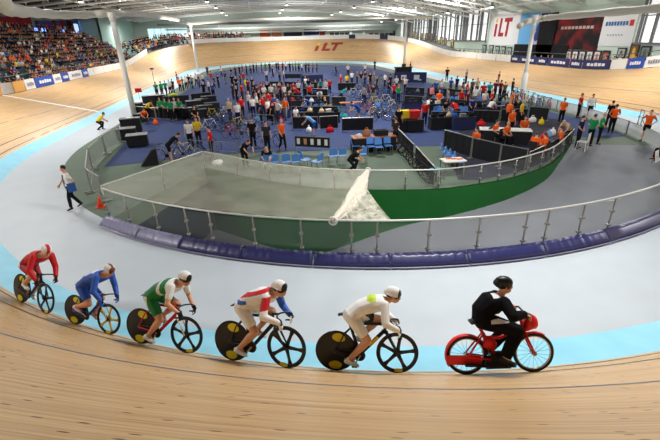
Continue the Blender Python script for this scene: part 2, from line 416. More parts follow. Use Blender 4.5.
j = base_stand(); j.update(chest=(.26, 0, 1.2), mid=(.1, 0, 1.06), sl=(.4, .18, 1.28), sr=(.4, -.18, 1.28), neck=(.47, 0, 1.31), head=(.59, 0, 1.39), hf=(1, 0, -.5), hu=(.4, 0, 1), el=(.5, .23, 1.03), er=(.5, -.23, 1.03), wl=(.66, .16, .88), wr=(.66, -.16, .88), hl=(-.06, .09, .93), hr=(-.06, -.09, .93), kl=(0, .1, .5), kr=(.0, -.1, .5)); POSES['leaning'] = j
j = dict(hl=(0, .09, .5), hr=(0, -.09, .5), chest=(.02, 0, .86), mid=(-.02, 0, .68), sl=(.04, .185, 1.02), sr=(.04, -.185, 1.02), neck=(.05, 0, 1.08), head=(.09, 0, 1.23), hf=(1, 0, -.1), hu=(0, 0, 1), el=(.06, .24, .76), er=(.06, -.24, .76), wl=(.28, .13, .64), wr=(.28, -.13, .64), kl=(.42, .13, .52), kr=(.42, -.13, .52), al=(.44, .13, .09), ar=(.44, -.13, .09), fl=(1, .2, -.05), fr=(1, -.2, -.05))
POSES['sitting'] = j
j = base_stand(); j.update(hl=(0, .09, .62), hr=(0, -.09, .62), chest=(.24, 0, .86), mid=(.07, 0, .74), sl=(.34, .18, .98), sr=(.34, -.18, .98), neck=(.4, 0, 1.02), head=(.5, 0, 1.13), hf=(1, 0, -.3), hu=(.2, 0, 1), el=(.42, .25, .74), er=(.42, -.25, .74), wl=(.58, .14, .62), wr=(.58, -.14, .62), kl=(.33, .15, .52), kr=(.24, -.14, .34), al=(.2, .14, .09), ar=(-.12, -.12, .1)); POSES['crouching'] = j
SKIN = mat((214, 160, 128), .6); SKIN2 = mat((168, 112, 82), .6)
SH = mat((30, 30, 32), .5); HAIRS = {'dark': mat((38, 28, 22), .6), 'brown': mat((84, 56, 34), .6), 'blond': mat((190, 150, 96), .6), 'grey': mat((176, 172, 168), .6)}
CL = {'black': (24, 24, 28), 'white': (232, 232, 230), 'red': (198, 32, 38), 'orange': (238, 96, 30), 'green': (24, 138, 84), 'blue': (38, 84, 170), 'navy': (28, 36, 74), 'grey': (120, 124, 130), 'cream': (206, 186, 150),
      'yellow': (232, 200, 40), 'maroon': (120, 28, 44), 'teal': (32, 150, 150), 'pink': (226, 120, 140), 'brown': (110, 76, 52), 'dark': (44, 46, 52), 'light blue': (120, 170, 214)}
CM = {k: mat(v, .85, spec=.15) for k, v in CL.items()}
PM = {}
for pn, J in POSES.items():
    for tier, vx, rt in (('near', .024, .5), ('far', .03, .16)):
        for legs in ('long', 'short'):
            if tier == 'far' and (legs == 'short' or pn in ('akimbo', 'crouching')): continue
            h = human(J, vx, 'short', legs, 'short', rt, 2, 5 if tier == 'near' else 4)
            if tier == 'near':
                PM[pn, tier, legs] = {'body': h['body'].mesh('body', SKIN, True), 'shirt': h['shirt'].mesh('shirt', CM['white'], True), 'trousers': h['trousers'].mesh('trousers', CM['black'], True),
                                      'shoe_l': h['shoe_l'].mesh('shoe', SH, True), 'shoe_r': h['shoe_r'].mesh('shoe', SH, True), 'hair': h['hair'].mesh('hair', HAIRS['dark'], True)}
            else:
                q = MB()
                for i, kk in enumerate(('body', 'shirt', 'trousers', 'hair')): q.add(h[kk].v, h[kk].f, i)
                for kk in ('shoe_l', 'shoe_r'): q.add(h[kk].v, h[kk].f, 4)
                PM[pn, tier, legs] = q.mesh('person', [SKIN, CM['white'], CM['black'], HAIRS['dark'], SH], True)
                POSES[pn]['mb'] = 0
                PM[pn, 'mb'] = q
def person_near(loc, rz, pose, shirt, trousers, label, hair='dark', legs='long', group=None, sc=.92, skin=None):
    t = thing('person', label, 'person', loc, rz, group, sc); P_ = PM[pose, 'near', legs]
    for part in ('body', 'shirt', 'trousers', 'shoe_l', 'shoe_r', 'hair'):
        if part == 'hair' and hair == 'bald': continue
        o = link_mesh(part.split('_')[0], P_[part], t)
        if part == 'shirt': setmats(o, [CM[shirt]])
        if part == 'trousers': setmats(o, [CM[trousers]])
        if part == 'hair': setmats(o, [HAIRS[hair]])
        if part == 'body' and skin: setmats(o, [skin])
    return t
def person_far(loc, rz, pose, shirt, trousers, label, hair='dark', group=None, sc=.92):
    o = link_mesh('person', PM[pose, 'far', 'long']); o.location = loc; o.rotation_euler = (0, 0, rz); o.scale = (sc, sc, sc)
    setmats(o, [None, CM[shirt], CM[trousers], HAIRS[hair], None]); return tag(o, label, 'person', group)
def face_to(p, q): return math.atan2(q[1]-p[1], q[0]-p[0])
# ------------------------------------------------------------------ track bicycles and their riders
BLK = mat((20, 20, 22), .35); CHROME = mat((190, 192, 196), .25, .9); YEL = mat((226, 204, 36), .5); TYRE = mat((28, 26, 26), .7)
AX0, AX1, AZ, WR = 0., .98, .334, .334
def lens(mb, c, R_, t, n=40, mi=0):
    """a lenticular disc in the x-z plane"""
    c = V(c); prof = [(0, t), (R_*.25, t*.95), (R_*.7, t*.6), (R_, t*.25)]; vs = []; fs = []
    for sg in (1, -1):
        b0 = len(vs); vs.append(c + V((0, sg*t, 0)))
        for r, h in prof[1:]:
            for k in range(n): a = 2*PI*k/n; vs.append(c + V((r*math.cos(a), sg*h, r*math.sin(a))))
        for k in range(n):
            k2 = (k+1) % n; fs.append((b0, b0+1+k2, b0+1+k) if sg > 0 else (b0, b0+1+k, b0+1+k2))
            for q in range(2):
                A, B = b0+1+q*n, b0+1+(q+1)*n; f = (A+k, A+k2, B+k2, B+k); fs.append(f if sg > 0 else f[::-1])
    mb.add(vs, fs, mi); return mb
def disc_decal(c, R_, a0, a1, r0, r1, t):
    """rounded patch on both faces of a disc wheel"""
    mb = MB(); c = V(c)
    for sg in (1, -1):
        vs = []; n = 14
        for i in range(n+1):
            f = i/n; a = a0 + (a1-a0)*f; w = math.sin(PI*min(1, max(0, f)))**.5; rm = (r0+r1)/2; hw = (r1-r0)/2*w
            for r in (rm-hw, rm+hw):
                y = t*(1-.42*min(1, r/R_*1.1)) + .004; vs.append(c + V((r*math.cos(a), sg*y, r*math.sin(a))))
        mb.add(vs, [(2*i, 2*i+1, 2*i+3, 2*i+2)[::sg] for i in range(n)])
    return mb
def spoke_wheel(root, cx, m_sp, rim_m, spin, decal=None, n=5):
    w = MB(); w.ring((cx, 0, AZ), (0, 1, 0), WR-.012, .012, 48, 8); o = w.build('front_wheel', TYRE, root, True)
    r = MB(); r.tube([V((cx + (WR-.04)*math.cos(a), 0, AZ + (WR-.04)*math.sin(a))) for a in [2*PI*i/48 for i in range(48)]], [(.011, .026)]*48, 8, closed=True, side=(0, 1, 0)); r.build('rim', rim_m, o, True)
    for k in range(n):
        a = spin + 2*PI*k/n; d = V((math.cos(a), 0, math.sin(a))); b = MB()
        b.tube([V((cx, 0, AZ)) + d*.02, V((cx, 0, AZ)) + d*.09, V((cx, 0, AZ)) + d*.2, V((cx, 0, AZ)) + d*.285], [(.016, .04), (.013, .03), (.01, .026), (.009, .042)], 8, side=(0, 1, 0)); b.build('spoke', m_sp, o, True)
    h = MB(); h.tube([(cx, -.05, AZ), (cx, .05, AZ)], .03, 12); h.build('hub', BLK, o, True)
    if decal: disc_decal((cx, 0, AZ), WR, decal, decal+.5, .262, .318, .012).build('wheel_decal', YEL, o)
    return o
def crank(root, ang, ring_m=CHROME):
    c = MB(); lens(c, (.385, -.045, .285), .085, .004, 28); o = c.build('crankset', BLK, root, True); tag(o)
    P_ = []
    for s, q in ((-1, 0), (1, PI)):
        a = ang + q; d = V((math.cos(a), 0, math.sin(a))); p = V((.385, .075*s, .285)); e = p + d*.165
        b = MB(); b.tube([V((.385, .03*s, .285)), p], .018, 8); b.tube([p, e], [(.008, .016), (.007, .012)], 8, side=(0, 1, 0)); b.build('crank_arm', CHROME, o, True)
        pd = MB(); pd.box(e + V((0, .05*s, 0)), (.085, .07, .018)); pd.build('pedal', BLK, o); P_.append(e + V((0, .05*s, 0)))
    ch = MB(); pts = []
    for i in range(13): a = PI/2 - PI*i/12 ; pts.append(V((.385 + .086*math.cos(a), -.045, .285 + .086*math.sin(a))))
    for i in range(9): a = -PI/2 - PI*i/8; pts.append(V((AX0 + .032*math.cos(a), -.045, AZ + .032*math.sin(a))))
    ch.tube(pts, .006, 6, closed=True, side=(0, 1, 0)); ch.build('chain', mat((70, 68, 66), .4, .6), root)
    return P_
def track_bike(label, M, frame_m, ang, spin, accent=None, spoke_m=BLK, rim_m=BLK, disc_m=BLK, group='track bicycles of the racing line'):
    root = bpy.data.objects.new('track_bicycle', None); COL.objects.link(root); root.matrix_world = M; tag(root, label, 'bicycle', group)
    d = MB(); lens(d, (AX0, 0, AZ), WR-.02, .022); o = d.build('rear_disc_wheel', disc_m, root, True)
    t = MB(); t.ring((AX0, 0, AZ), (0, 1, 0), WR-.012, .012, 48, 8); t.build('tyre', TYRE, o, True)
    h = MB(); h.tube([(AX0, -.065, AZ), (AX0, .065, AZ)], .018, 10); h.build('axle', CHROME, o, True)
    for a in (.9, 4.2): disc_decal((AX0, 0, AZ), WR, a, a+.95, .16, .3, .022).build('wheel_decal', YEL, o)
    spoke_wheel(root, AX1, spoke_m, rim_m, spin, spin-1.9)
    f = MB(); y = (0, 1, 0)
    f.tube([(.205, 0, .79), (.76, 0, .8)], [(.014, .022), (.015, .026)], 10, side=y); f.tube([(.385, 0, .285), (.78, 0, .7)], [(.018, .03), (.016, .034)], 10, side=y)
    f.tube([(.2, 0, .86), (.385, 0, .285)], [(.013, .022), (.016, .03)], 10, side=y); f.tube([(.755, 0, .84), (.795, 0, .67)], .022, 10)
    for s in (-1, 1): f.tube([(AX0, .06*s, AZ), (.3, .045*s, .29), (.385, .02*s, .285)], .013, 8); f.tube([(AX0, .06*s, AZ), (.12, .05*s, .6), (.235, .015*s, .72)], .011, 8)
    f.build('frame', frame_m, root, True)
    k = MB()
    for s in (-1, 1): k.tube([(.8, .02*s, .67), (.83, .055*s, .62), (AX1, .055*s, AZ)], [(.016, .022), (.014, .022), (.009, .014)], 8, side=y)
    k.ball((.8, 0, .665), .034); k.build('fork', accent or frame_m, root, True)
    s_ = MB(); s_.tube([(.04, 0, .93), (.1, 0, .945), (.2, 0, .935), (.31, 0, .935)], [(.07, .016), (.066, .02), (.03, .018), (.016, .012)], 10, side=y); s_.tube([(.2, 0, .86), (.17, 0, .93)], .014, 8); s_.build('saddle', BLK, root, True)
    b = MB(); b.tube([(.755, 0, .84), (.86, 0, .845)], .017, 8)
    b.tube([(.97, .2, .835 - .12), (.88, .205, .69), (.97, .2, .7), (1.02, .195, .755), (1.0, .19, .815), (.93, .17, .835), (.87, .06, .845), (.87, -.06, .845), (.93, -.17, .835), (1.0, -.19, .815), (1.02, -.195, .755), (.97, -.2, .7), (.88, -.205, .69)][1:], .014, 8)
    b.build('handlebar', BLK, root, True)
    return root, crank(root, ang)
def rider(label, M, pedals, ang, cols, pose=None, vox=.013, legs='short', sleeve='short', hair='helmet', group='racing cyclists in line', bands=(), drop=0.):
    """cols: shirt, trousers, helmet, glove, shoe, skin"""
    J = dict(hl=(.25, .085, .93), hr=(.25, -.085, .93), mid=(.4, 0, 1.1), chest=(.62, 0, 1.2), sl=(.79, .18, 1.25), sr=(.79, -.18, 1.25), neck=(.84, 0, 1.29), head=(.95, 0, 1.385), hf=(1, -.12, -.22), hu=(.25, 0, 1), wl=(.97, .2, .775), wr=(.97, -.2, .775), curl=.75)
    J['fat'] = 1.13
    if drop:
        for k_, f_ in (('mid', .45), ('chest', .75), ('sl', 1), ('sr', 1), ('neck', 1.1), ('head', 1.35)): J[k_] = (J[k_][0] - .25*f_*drop, J[k_][1], J[k_][2] - f_*drop)
    if pose: J.update(pose)
    up = V((0, 0, 1))
    for s_, q, pd in (('r', -1, pedals[0]), ('l', 1, pedals[1])):
        a = V(pd) + V((-.09, -.012*q, .1)); J['a'+s_] = a; h = V(J['h'+s_])
        J['k'+s_] = ik(h, a, .45, .44, (1, .05*q, .45)); J['f'+s_] = (1, 0, -.28)
        J['e'+s_] = ik(J['s'+s_], J['w'+s_], *J.get('armL', (.29, .26)), (-.5, .55*q, -.1)); J['d'+s_] = J.get('dd', V((.45, 0, -1))); J['n'+s_] = J.get('nn', V((.9, .35*q, .35)))
    h = human(J, vox, sleeve, legs, hair, None, 3, 7)
    root = bpy.data.objects.new('person', None); COL.objects.link(root); root.matrix_world = M; tag(root, label, 'person', group)
    sh, tr, he, gl, so, sk = cols
    bd = h['body']; w1, w2 = V(J['wl']), V(J['wr'])
    for i, f in enumerate(bd.f):
        c = V(bd.v[f[0]])
        if (c-w1).length < .15 and c.z < w1.z + .03 or (c-w2).length < .15 and c.z < w2.z + .03: bd.mi[i] = 1
    o = bd.build('body', [sk, gl], root, True)
    HRm = rot_to(J['hf'], J['hu'])
    for q in (-1, 1):
        e = MB(); e.ball(V(J['head']) + HRm @ V((.088, .03*q, .002)), (.008, .013, .008), HRm, 8, 6); e.build('eye', mat((30, 26, 24), .3), root, True)
    def paint(mb, rules):
        for i, f in enumerate(mb.f):
            c = V(mb.v[f[0]])
            for k, fn in enumerate(rules):
                if fn(c): mb.mi[i] = k+1; break
    sm = [sh] + [b[0] for b in bands]; paint(h['shirt'], [b[1] for b in bands]); h['shirt'].build('jersey', sm, root, True)
    if isinstance(tr, tuple): paint(h['trousers'], [tr[2]]); h['trousers'].build('shorts', [tr[0], tr[1]], root, True)
    else: h['trousers'].build('shorts' if legs == 'short' else 'trousers', tr, root, True)
    for k in ('shoe_l', 'shoe_r'): h[k].build('shoe', so, root, True)
    hm = h['hair']; c0 = V(J['head'])
    if isinstance(he, tuple): paint(hm, [lambda c: he[2](HRm.inverted() @ (c-c0))]); hm.build('helmet', [he[0], he[1]], root, True)
    else: hm.build('helmet', he, root, True)
    return root
def bike_matrix(r, f, lean):
    """bike frame from two wheel contacts seen at photo pixels; leaning into the bend"""
    p0, i0, o0 = hit(*r); p1, i1, o1 = hit(*f); x = (p1-p0); L = x.length; x.normalize()
    n = V((0, 0, 1)); inw = -ON[i0]; up = n*math.cos(lean) + inw*math.sin(lean); up = (up - x*up.dot(x)).normalized(); y = up.cross(x); s = L/.98
    print('BIKE', [round(q, 2) for q in p0], round(L, 3), round(o0, 2), round(o1, 2))
    return Matrix(((x.x*s, y.x*s, up.x*s, p0.x), (x.y*s, y.y*s, up.y*s, p0.y), (x.z*s, y.z*s, up.z*s, p0.z), (0, 0, 0, 1)))
WHT = mat((236, 236, 234), .6); RED = mat((206, 26, 36), .55); BLU = mat((44, 92, 190), .55); GRN = mat((20, 128, 66), .55); LIM = mat((190, 216, 60), .55); NVY = mat((28, 34, 92), .55)
LEAN = math.radians(20)
stripe = lambda c: abs(c.y) < .03
front = lambda c: c.x > .045
MA = bike_matrix((21, 302), (45, 313), LEAN)
b, pd = track_bike('black track bicycle under the rider in red, last in the line', MA, BLK, 1.2, .3, group='track bicycles of the racing line')
rider('cyclist in a red long sleeved jersey and red and white helmet, last of the line', MA, pd, 1.2, (RED, (mat((170, 30, 50), .6), WHT, lambda c: c.x < .3 and abs(c.y) > .12), (WHT, RED, lambda c: abs(c.y) < .035), BLK, WHT, SKIN), sleeve='long', bands=((mat((150, 16, 30), .55), lambda c: c.x < .42),))
MBk = bike_matrix((75, 324), (108, 334), LEAN)
b, pd = track_bike('blue framed track bicycle with gold front spokes under the rider in blue', MBk, mat((40, 70, 170), .4), 2.6, .1, WHT, mat((206, 170, 44), .4), BLK)
rider('cyclist in a blue and white skinsuit and white helmet, between the red and green riders', MBk, pd, 2.6, (BLU, BLU, (WHT, mat((120, 60, 48), .5), lambda c: abs(c.y) < .03 or c.x > .07), BLU, mat((240, 214, 222), .5), mat((216, 150, 110), .6)), sleeve='long', bands=((mat((226, 230, 240), .6), lambda c: c.z > 1.2 and c.x < .66 and abs(c.y) < .14),))
MC = bike_matrix((141, 343.5), (186, 353), LEAN)
b, pd = track_bike('red track bicycle with white fork under the rider in green and white', MC, RED, 4.4, .35, WHT)
rider('cyclist in a green and white jersey and green shorts with a white and black helmet', MC, pd, 4.4, (GRN, (GRN, WHT, lambda c: .2 < c.x < .29 and c.z < .97), (WHT, BLK, lambda c: c.z < .02 or c.x > .07), BLK, WHT, SKIN), drop=.04, bands=((WHT, lambda c: c.x > .66 or .47 < c.x < .54), ))
MD = bike_matrix((233, 360.5), (287, 368), LEAN)
b, pd = track_bike('black track bicycle under the rider in white with red and blue stripes', MD, BLK, 4.0, -.1)
rider('cyclist in a white jersey with red and blue stripes, second of the racing line', MD, pd, 4.0, (WHT, WHT, (WHT, BLK, lambda c: c.x > .06 or c.z < .01), WHT, WHT, SKIN), drop=.11, sleeve='long', bands=((RED, lambda c: abs(c.z - 1.2 - .25*(c.x-.6)) < .03 or (c.x > .7 and .98 < c.z < 1.16 and c.y < -.1)), (BLU, lambda c: c.x < .4 and c.z < 1.06 and c.z > 1.0 or c.y > .15 and c.z < 1.1 and c.x > .6)))
ME = bike_matrix((336, 370.5), (397, 373), LEAN)
b, pd = track_bike('black track bicycle with yellow lettering patch behind the red pacing motorbike', ME, BLK, 4.2, .15)
MBq = MB(); MBq.box((.6, -.03, .52), (.2, .006, .04), Matrix.Rotation(-.81, 3, 'Y')); MBq.build('frame_decal', YEL, b)
rider('cyclist in a white jersey with lime patches, first behind the red pacing motorbike', ME, pd, 4.2, (WHT, (WHT, BLK, lambda c: c.y > .02), (WHT, BLK, lambda c: c.x > .06 or c.z < .0), WHT, WHT, SKIN), drop=.09, sleeve='long', bands=((LIM, lambda c: (c.z > 1.2 and .5 < c.x < .64 and c.y < .1) or c.x > .8 and c.z > 1.28),))
# ---- the pacing motorbike
MF = bike_matrix((467, 374.5), (533.5, 372), math.radians(20))
der = bpy.data.objects.new('pacing_motorbike', None); COL.objects.link(der); der.matrix_world = MF
tag(der, 'red pacing motorbike with a black engine box, leading the line of cyclists', 'motorbike')
DR = mat((216, 24, 26), .4)
for nm, cx in (('rear_wheel', 0.), ('front_wheel', .98)):
    w = MB(); w.ring((cx, 0, .3), (0, 1, 0), .278, .022, 48, 8); o = w.build(nm, TYRE, der, True)
    q = MB(); q.ring((cx, 0, .3), (0, 1, 0), .25, .012, 48, 6); q.build('rim', CHROME, o, True)
    q = MB(); q.tube([(cx, -.05, .3), (cx, .05, .3)], .035, 12); q.build('hub', CHROME, o, True)
    q = MB()
    for k in range(18):
        a = 2*PI*k/18; q.tube([(cx + .03*math.cos(a), .02*(-1)**k, .3 + .03*math.sin(a)), (cx + .245*math.cos(a+.15), 0, .3 + .245*math.sin(a+.15))], .0025, 4)
    q.build('spokes', CHROME, o)
y = (0, 1, 0)
q = MB(); q.tube([V((.31*math.cos(a), 0, .3 + .31*math.sin(a))) for a in [math.radians(d) for d in range(25, 216, 8)]], [(.05, .012)]*24, 8, side=y); q.build('rear_mudguard', DR, der, True)
q = MB(); q.slab([(-.31, -.06, .19), (-.31, -.06, .33)], [(.2, -.06, .16), (.2, -.06, .31)], .02); q.build('side_panel', DR, der)
q = MB(); q.tube([V((.98 + .31*math.cos(a), 0, .3 + .31*math.sin(a))) for a in [math.radians(d) for d in range(60, 176, 8)]], [(.04, .01)]*15, 8, side=y); q.build('front_mudguard', DR, der, True)
q = MB(); q.tube([(.2, 0, .72), (.45, 0, .22)], .026, 10); q.tube([(.45, 0, .22), (.84, 0, .62)], .03, 10); q.tube([(.25, 0, .56), (.5, 0, .55), (.82, 0, .72)], .026, 10); q.tube([(.8, 0, .84), (.86, 0, .58)], .028, 10)
for s in (-1, 1): q.tube([(0, .07*s, .3), (.45, .05*s, .22)], .016, 8); q.tube([(0, .07*s, .3), (.24, .03*s, .62)], .014, 8)
q.build('frame', DR, der, True)
q = MB(); q.tube([(.26, 0, .5), (.34, 0, .47), (.42, 0, .42)], [(.06, .08), (.07, .1), (.05, .06)], 12, side=y); q.build('fuel_tank', DR, der, True)
q = MB()
for s in (-1, 1): q.tube([(.85, .05*s, .6), (.98, .06*s, .3)], .016, 8)
q.tube([(.85, -.05, .6), (.85, .05, .6)], .02, 8); q.build('fork', DR, der, True)
q = MB(); q.tube([(.8, 0, .88), (.84, .0, .93), (.86, .2, .94), (.78, .26, .92)], .014, 8); q.tube([(.84, 0, .93), (.86, -.2, .94), (.78, -.26, .92)], .014, 8); q.build('handlebar', BLK, der, True)
q = MB(); q.tube([(.88, 0, .76), (.93, 0, .77), (1.0, 0, .76), (1.02, 0, .76)], [.06, .105, .1, .08], 14); q.tube([(.8, 0, .66), (.9, 0, .7), (.93, 0, .86), (.86, 0, .9)], [(.05, .05), (.09, .07), (.09, .06), (.05, .03)], 12, side=y); hl = q.build('headlamp', DR, der, True)
q = MB(); q.ball((1.02, 0, .76), (.02, .06, .06)); q.build('lens', mat((236, 222, 196), .2), hl, True)
q = MB(); q.box((.44, 0, .17), (.36, .17, .12)); q.box((.46, 0, .27), (.24, .14, .1)); q.tube([(.3, -.1, .16), (-.05, -.11, .2)], [.02, .028], 10); q.build('engine', BLK, der)
q = MB(); q.tube([(.06, 0, .8), (.14, 0, .82), (.26, 0, .8), (.38, 0, .8)], [(.1, .025), (.1, .035), (.05, .028), (.025, .018)], 10, side=y); q.tube([(.2, 0, .72), (.18, 0, .8)], .018, 8); q.build('saddle', BLK, der, True)
PF = []
for s, dx in ((-1, .07), (1, -.07)):
    q = MB(); q.tube([(.52, .03*s, .25), (.52, .11*s, .25), (.52 + dx, .12*s, .2)], .012, 8); q.box((.52 + dx, .17*s, .2), (.1, .09, .03)); q.build('pedal', BLK, der, True); PF.append(V((.52+dx, .17*s, .2)))
rider('pacer in a black jacket, black trousers and black helmet riding the red motorbike', MF, PF, 0, (mat((10, 10, 13), .85, spec=.12), (mat((12, 12, 14), .85, spec=.12), mat((210, 206, 214), .6), lambda c: c.y < -.17 and .84 < c.z < .9 and c.x > .3), BLK, mat((208, 160, 132), .6), BLK, SKIN),
pose=dict(fat=1.25, puff=.012, armL=(.25, .24), hl=(.27, .1, .84), hr=(.27, -.1, .84), mid=(.25, 0, .98), chest=(.37, 0, 1.08), sl=(.5, .18, 1.13), sr=(.5, -.18, 1.13), neck=(.52, 0, 1.2), head=(.585, 0, 1.33), hf=(1, -.1, -.12), hu=(0, 0, 1), wl=(.74, .25, .97), wr=(.74, -.25, .97), dd=V((1, 0, -.35)), nn=V((.3, 0, 1))), legs='long', sleeve='long', group='the pacer',
      bands=((mat((216, 216, 220), .6), lambda c: .36 < c.x < .46 and c.z > 1.19 and -.16 < c.y < -.03),))
# ------------------------------------------------------------------ hall shell
def proj(p):
    q = cam.matrix_world.inverted() @ V(p)
    if q.z > -.3: return None
    return (330 - FPX*q.x/q.z, 220 + FPX*q.y/q.z)
WM = mat((196, 214, 200), .8, vary=.03, scale=.5); GRY = mat((120, 122, 124), .8); WHITE = mat((222, 224, 222), .6)
TRW = mat((232, 234, 230), .55); DK = mat((34, 34, 38), .7); NAVY = mat((32, 40, 92), .6); BLUEB = mat((36, 76, 168), .6)
mb = MB(); mb.quad((-46, -70, -3.2), (46, -70, -3.2), (46, 72, -3.2), (-46, 72, -3.2)); struct(mb.build('floor_slab', GRY))
YF = 62.; XR = 31.; XL = -41.
mb = MB(); mb.box((0, YF+.2, 5), (92, .4, 17)); struct(mb.build('wall_far', mat((196, 208, 198), .8)))
mb = MB(); mb.box((XR+.2, -4, .4), (.4, 132, 6.9)); mb.box((XR+.2, -4, 10.6), (.4, 132, 3.4)); mb.box((XR+.2, -1.05, 6.4), (.4, 28.5, 5.2)); mb.box((XR+.25, 38, 6.5), (.3, 48, 5.5)); struct(mb.build('wall_right', WM))
mb = MB(); mb.box((XL-.2, -15, 5), (.4, 110, 17)); struct(mb.build('wall_left', mat((146, 150, 152), .8)))
mb = MB(); mb.box((0, -68, 5), (92, .4, 17)); struct(mb.build('wall_near', WM))
mb = MB(); mb.box((-36.2, 50.5, 5), (.4, 23, 15)); mb.box((-38.6, 39.2, 5), (5, .4, 15)); struct(mb.build('wall_left.001', mat((176, 206, 196), .8)))
def zr(x): return 13.7 - (2.7*(x/40)**2 if x < 0 else 4.2*(x/34)**2)
mb = MB(); n = 24; A = [V((-46+92*i/n, -68, zr(-46+92*i/n))) for i in range(n+1)]; B = [p + V((0, 132, 0)) for p in A]; mb.strip(A, B)
def deck():
    M = mat((120, 120, 122), .8).copy(); nt = M.node_tree; b = nt.nodes['Principled BSDF']; tc = nt.nodes.new('ShaderNodeTexCoord'); w = nt.nodes.new('ShaderNodeTexWave'); w.inputs['Scale'].default_value = .9
    w.bands_direction = 'X'; r = nt.nodes.new('ShaderNodeValToRGB'); r.color_ramp.elements[0].color = lin((40, 40, 42)) + (1,); r.color_ramp.elements[1].color = lin((92, 92, 94)) + (1,)
    nt.links.new(tc.outputs['Object'], w.inputs['Vector']); nt.links.new(w.outputs['Fac'], r.inputs['Fac']); nt.links.new(r.outputs[0], b.inputs['Base Color']); return M
struct(mb.build('ceiling', deck()))
# lower ceiling above the left stand
mb = MB(); mb.box((-35.5, 5, 10.55), (11, 68, .2)); struct(mb.build('ceiling.001', mat((84, 84, 86), .8)))
# trusses
def truss(y, k, x0=-33, x1=32, dep=1.9):
    c = MB(); n = 26; B = []; T = []
    for i in range(n+1):
        x = x0 + (x1-x0)*i/n; T.append(V((x, y, zr(x)-.35))); B.append(V((x, y, zr(x)-.35-dep)))
    r = thing('roof_truss', None, None); r['kind'] = 'structure'
    c.tube(B, .15, 6); c.build('bottom_chord', TRW, r)
    c = MB(); c.tube([p + V((0, -.4, 0)) for p in T], .1, 6); c.tube([p + V((0, .4, 0)) for p in T], .1, 6); c.build('top_chord', TRW, r)
    c = MB()
    for i in range(n):
        c.tube([B[i], T[i] + V((0, -.4, 0))], .07, 5); c.tube([B[i], T[i] + V((0, .4, 0))], .06, 5)
        c.tube([T[i] + V((0, .4, 0)), B[i+1]], .06, 5); c.tube([T[i] + V((0, -.4, 0)), B[i+1]], .06, 5)
    c.build('web_bars', mat((222, 224, 220), .6), r, loc=None)
for k, y in enumerate([-12 + 4.6*q for q in range(16)]): truss(y, k)
for x in (-28, -21, -14, -7, 0, 7, 14, 21, 28):
    c = MB(); c.tube([(x, -20, zr(x)-2.2), (x, 61, zr(x)-2.2)], .09, 6); c.tube([(x+2.4, -20, zr(x)-.6), (x+2.4, 61, zr(x)-.6)], .08, 6); q = c.build('roof_purlin', TRW); struct(q)
for x, w_ in ((-24, .5), (10, .45)):
    c = MB(); c.tube([(x, -24, zr(x)-1.3), (x, 60, zr(x)-1.3)], w_, 12); struct(c.build('roof_duct', mat((196, 198, 196), .5), smooth=True))
c = MB(); c.box((3, 52, 8.75), (62, .35, .5)); struct(c.build('beam', mat((88, 90, 92), .7)))
c = MB(); c.box((3, 60, 7.9), (62, .3, .35)); c.box((3, 61, 6.9), (62, .3, .3)); struct(c.build('beam.001', mat((210, 212, 210), .7)))
# lamps hung from the trusses
GLOW = mat((255, 248, 232), .4, emit=9.)
k = 0
for y in (4, 18, 32, 46, 58):
    for x in (-26, -13, 0, 13, 26):
        t = thing('high_bay_lamp', 'high bay lamp under the roof, %s from the left in the %s row back' % (ordn((x+26)//13), ordn(int((y-4)//13.4))), 'lamp', (x, y, zr(x)-2.7), 0, 'roof lamps')
        c = MB(); c.tube([(0, 0, .5), (0, 0, .32), (0, 0, .1), (0, 0, 0)], [.08, .14, .3, .32], 14); c.build('lamp_housing', mat((150, 152, 154), .4, .6), t, True)
        c = MB(); c.ball((0, 0, -.01), (.27, .27, .06), n=14); c.build('lamp_lens', GLOW, t, True)
# ring beam wrapped in white fabric and its four pillars
RB = mat((216, 212, 198), .7, bump=.4, scale=2.5); PIL = mat((228, 228, 222), .5)
corners = [((135, 118), .2, 7.3), ((198, 72), .22, 8.), ((522, 95), .165, 6.6), ((404, 67), .22, 8.1)]
for (px, py), r_, h in corners:
    p = at(px, py); t = thing('pillar', None, None, p); t['kind'] = 'structure'
    c = MB(); c.tube([(0, 0, 0), (0, 0, h)], r_, 16); c.build('shaft', PIL, t, True)
    if px == 522: c = MB(); c.tube([(0, 0, 0), (0, 0, 1.9), (0, 0, 2.0)], [r_+.1, r_+.09, r_], 16); c.build('padding', mat((232, 232, 228), .6), t, True)
    c = MB(); c.tube([(0, 0, h-.5), (0, 0, h-.1), (0, 0, h+.15)], [r_, r_+.08, r_+.1], 12); c.build('capital', PIL, t, True)
rp = [(-12.5, -40, 6.55), (-14.9, -34.5, 6.7), (-17.2, -27.5, 7.0), (-18.1, -22.5, 7.15), (-17.4, -19.4, 7.3), (-16.3, -17.5, 7.45), (-16.9, -7, 7.9), (-16.4, 10, 8.05), (-17.4, 29.6, 8.2), (-10, 31.5, 8.6), (1.5, 32, 8.75), (14, 30, 8.6), (20.2, 22.2, 8.2), (21.5, 5, 7.2), (22.0, -8, 6.4), (21.2, -13.5, 6.45), (19.2, -18.5, 6.5), (18, -26, 6.5), (16.5, -33, 6.5), (13, -41, 6.5)]
def smooth_path(P, n=6):
    P = [V(p) for p in P]; out = []
    for i in range(len(P)-1):
        a, b, c_, d = P[max(i-1, 0)], P[i], P[i+1], P[min(i+2, len(P)-1)]
        for k in range(n):
            t = k/n; out.append(.5*((2*b) + (c_-a)*t + (2*a-5*b+4*c_-d)*t*t + (3*b-a-3*c_+d)*t**3))
    return out + [P[-1]]
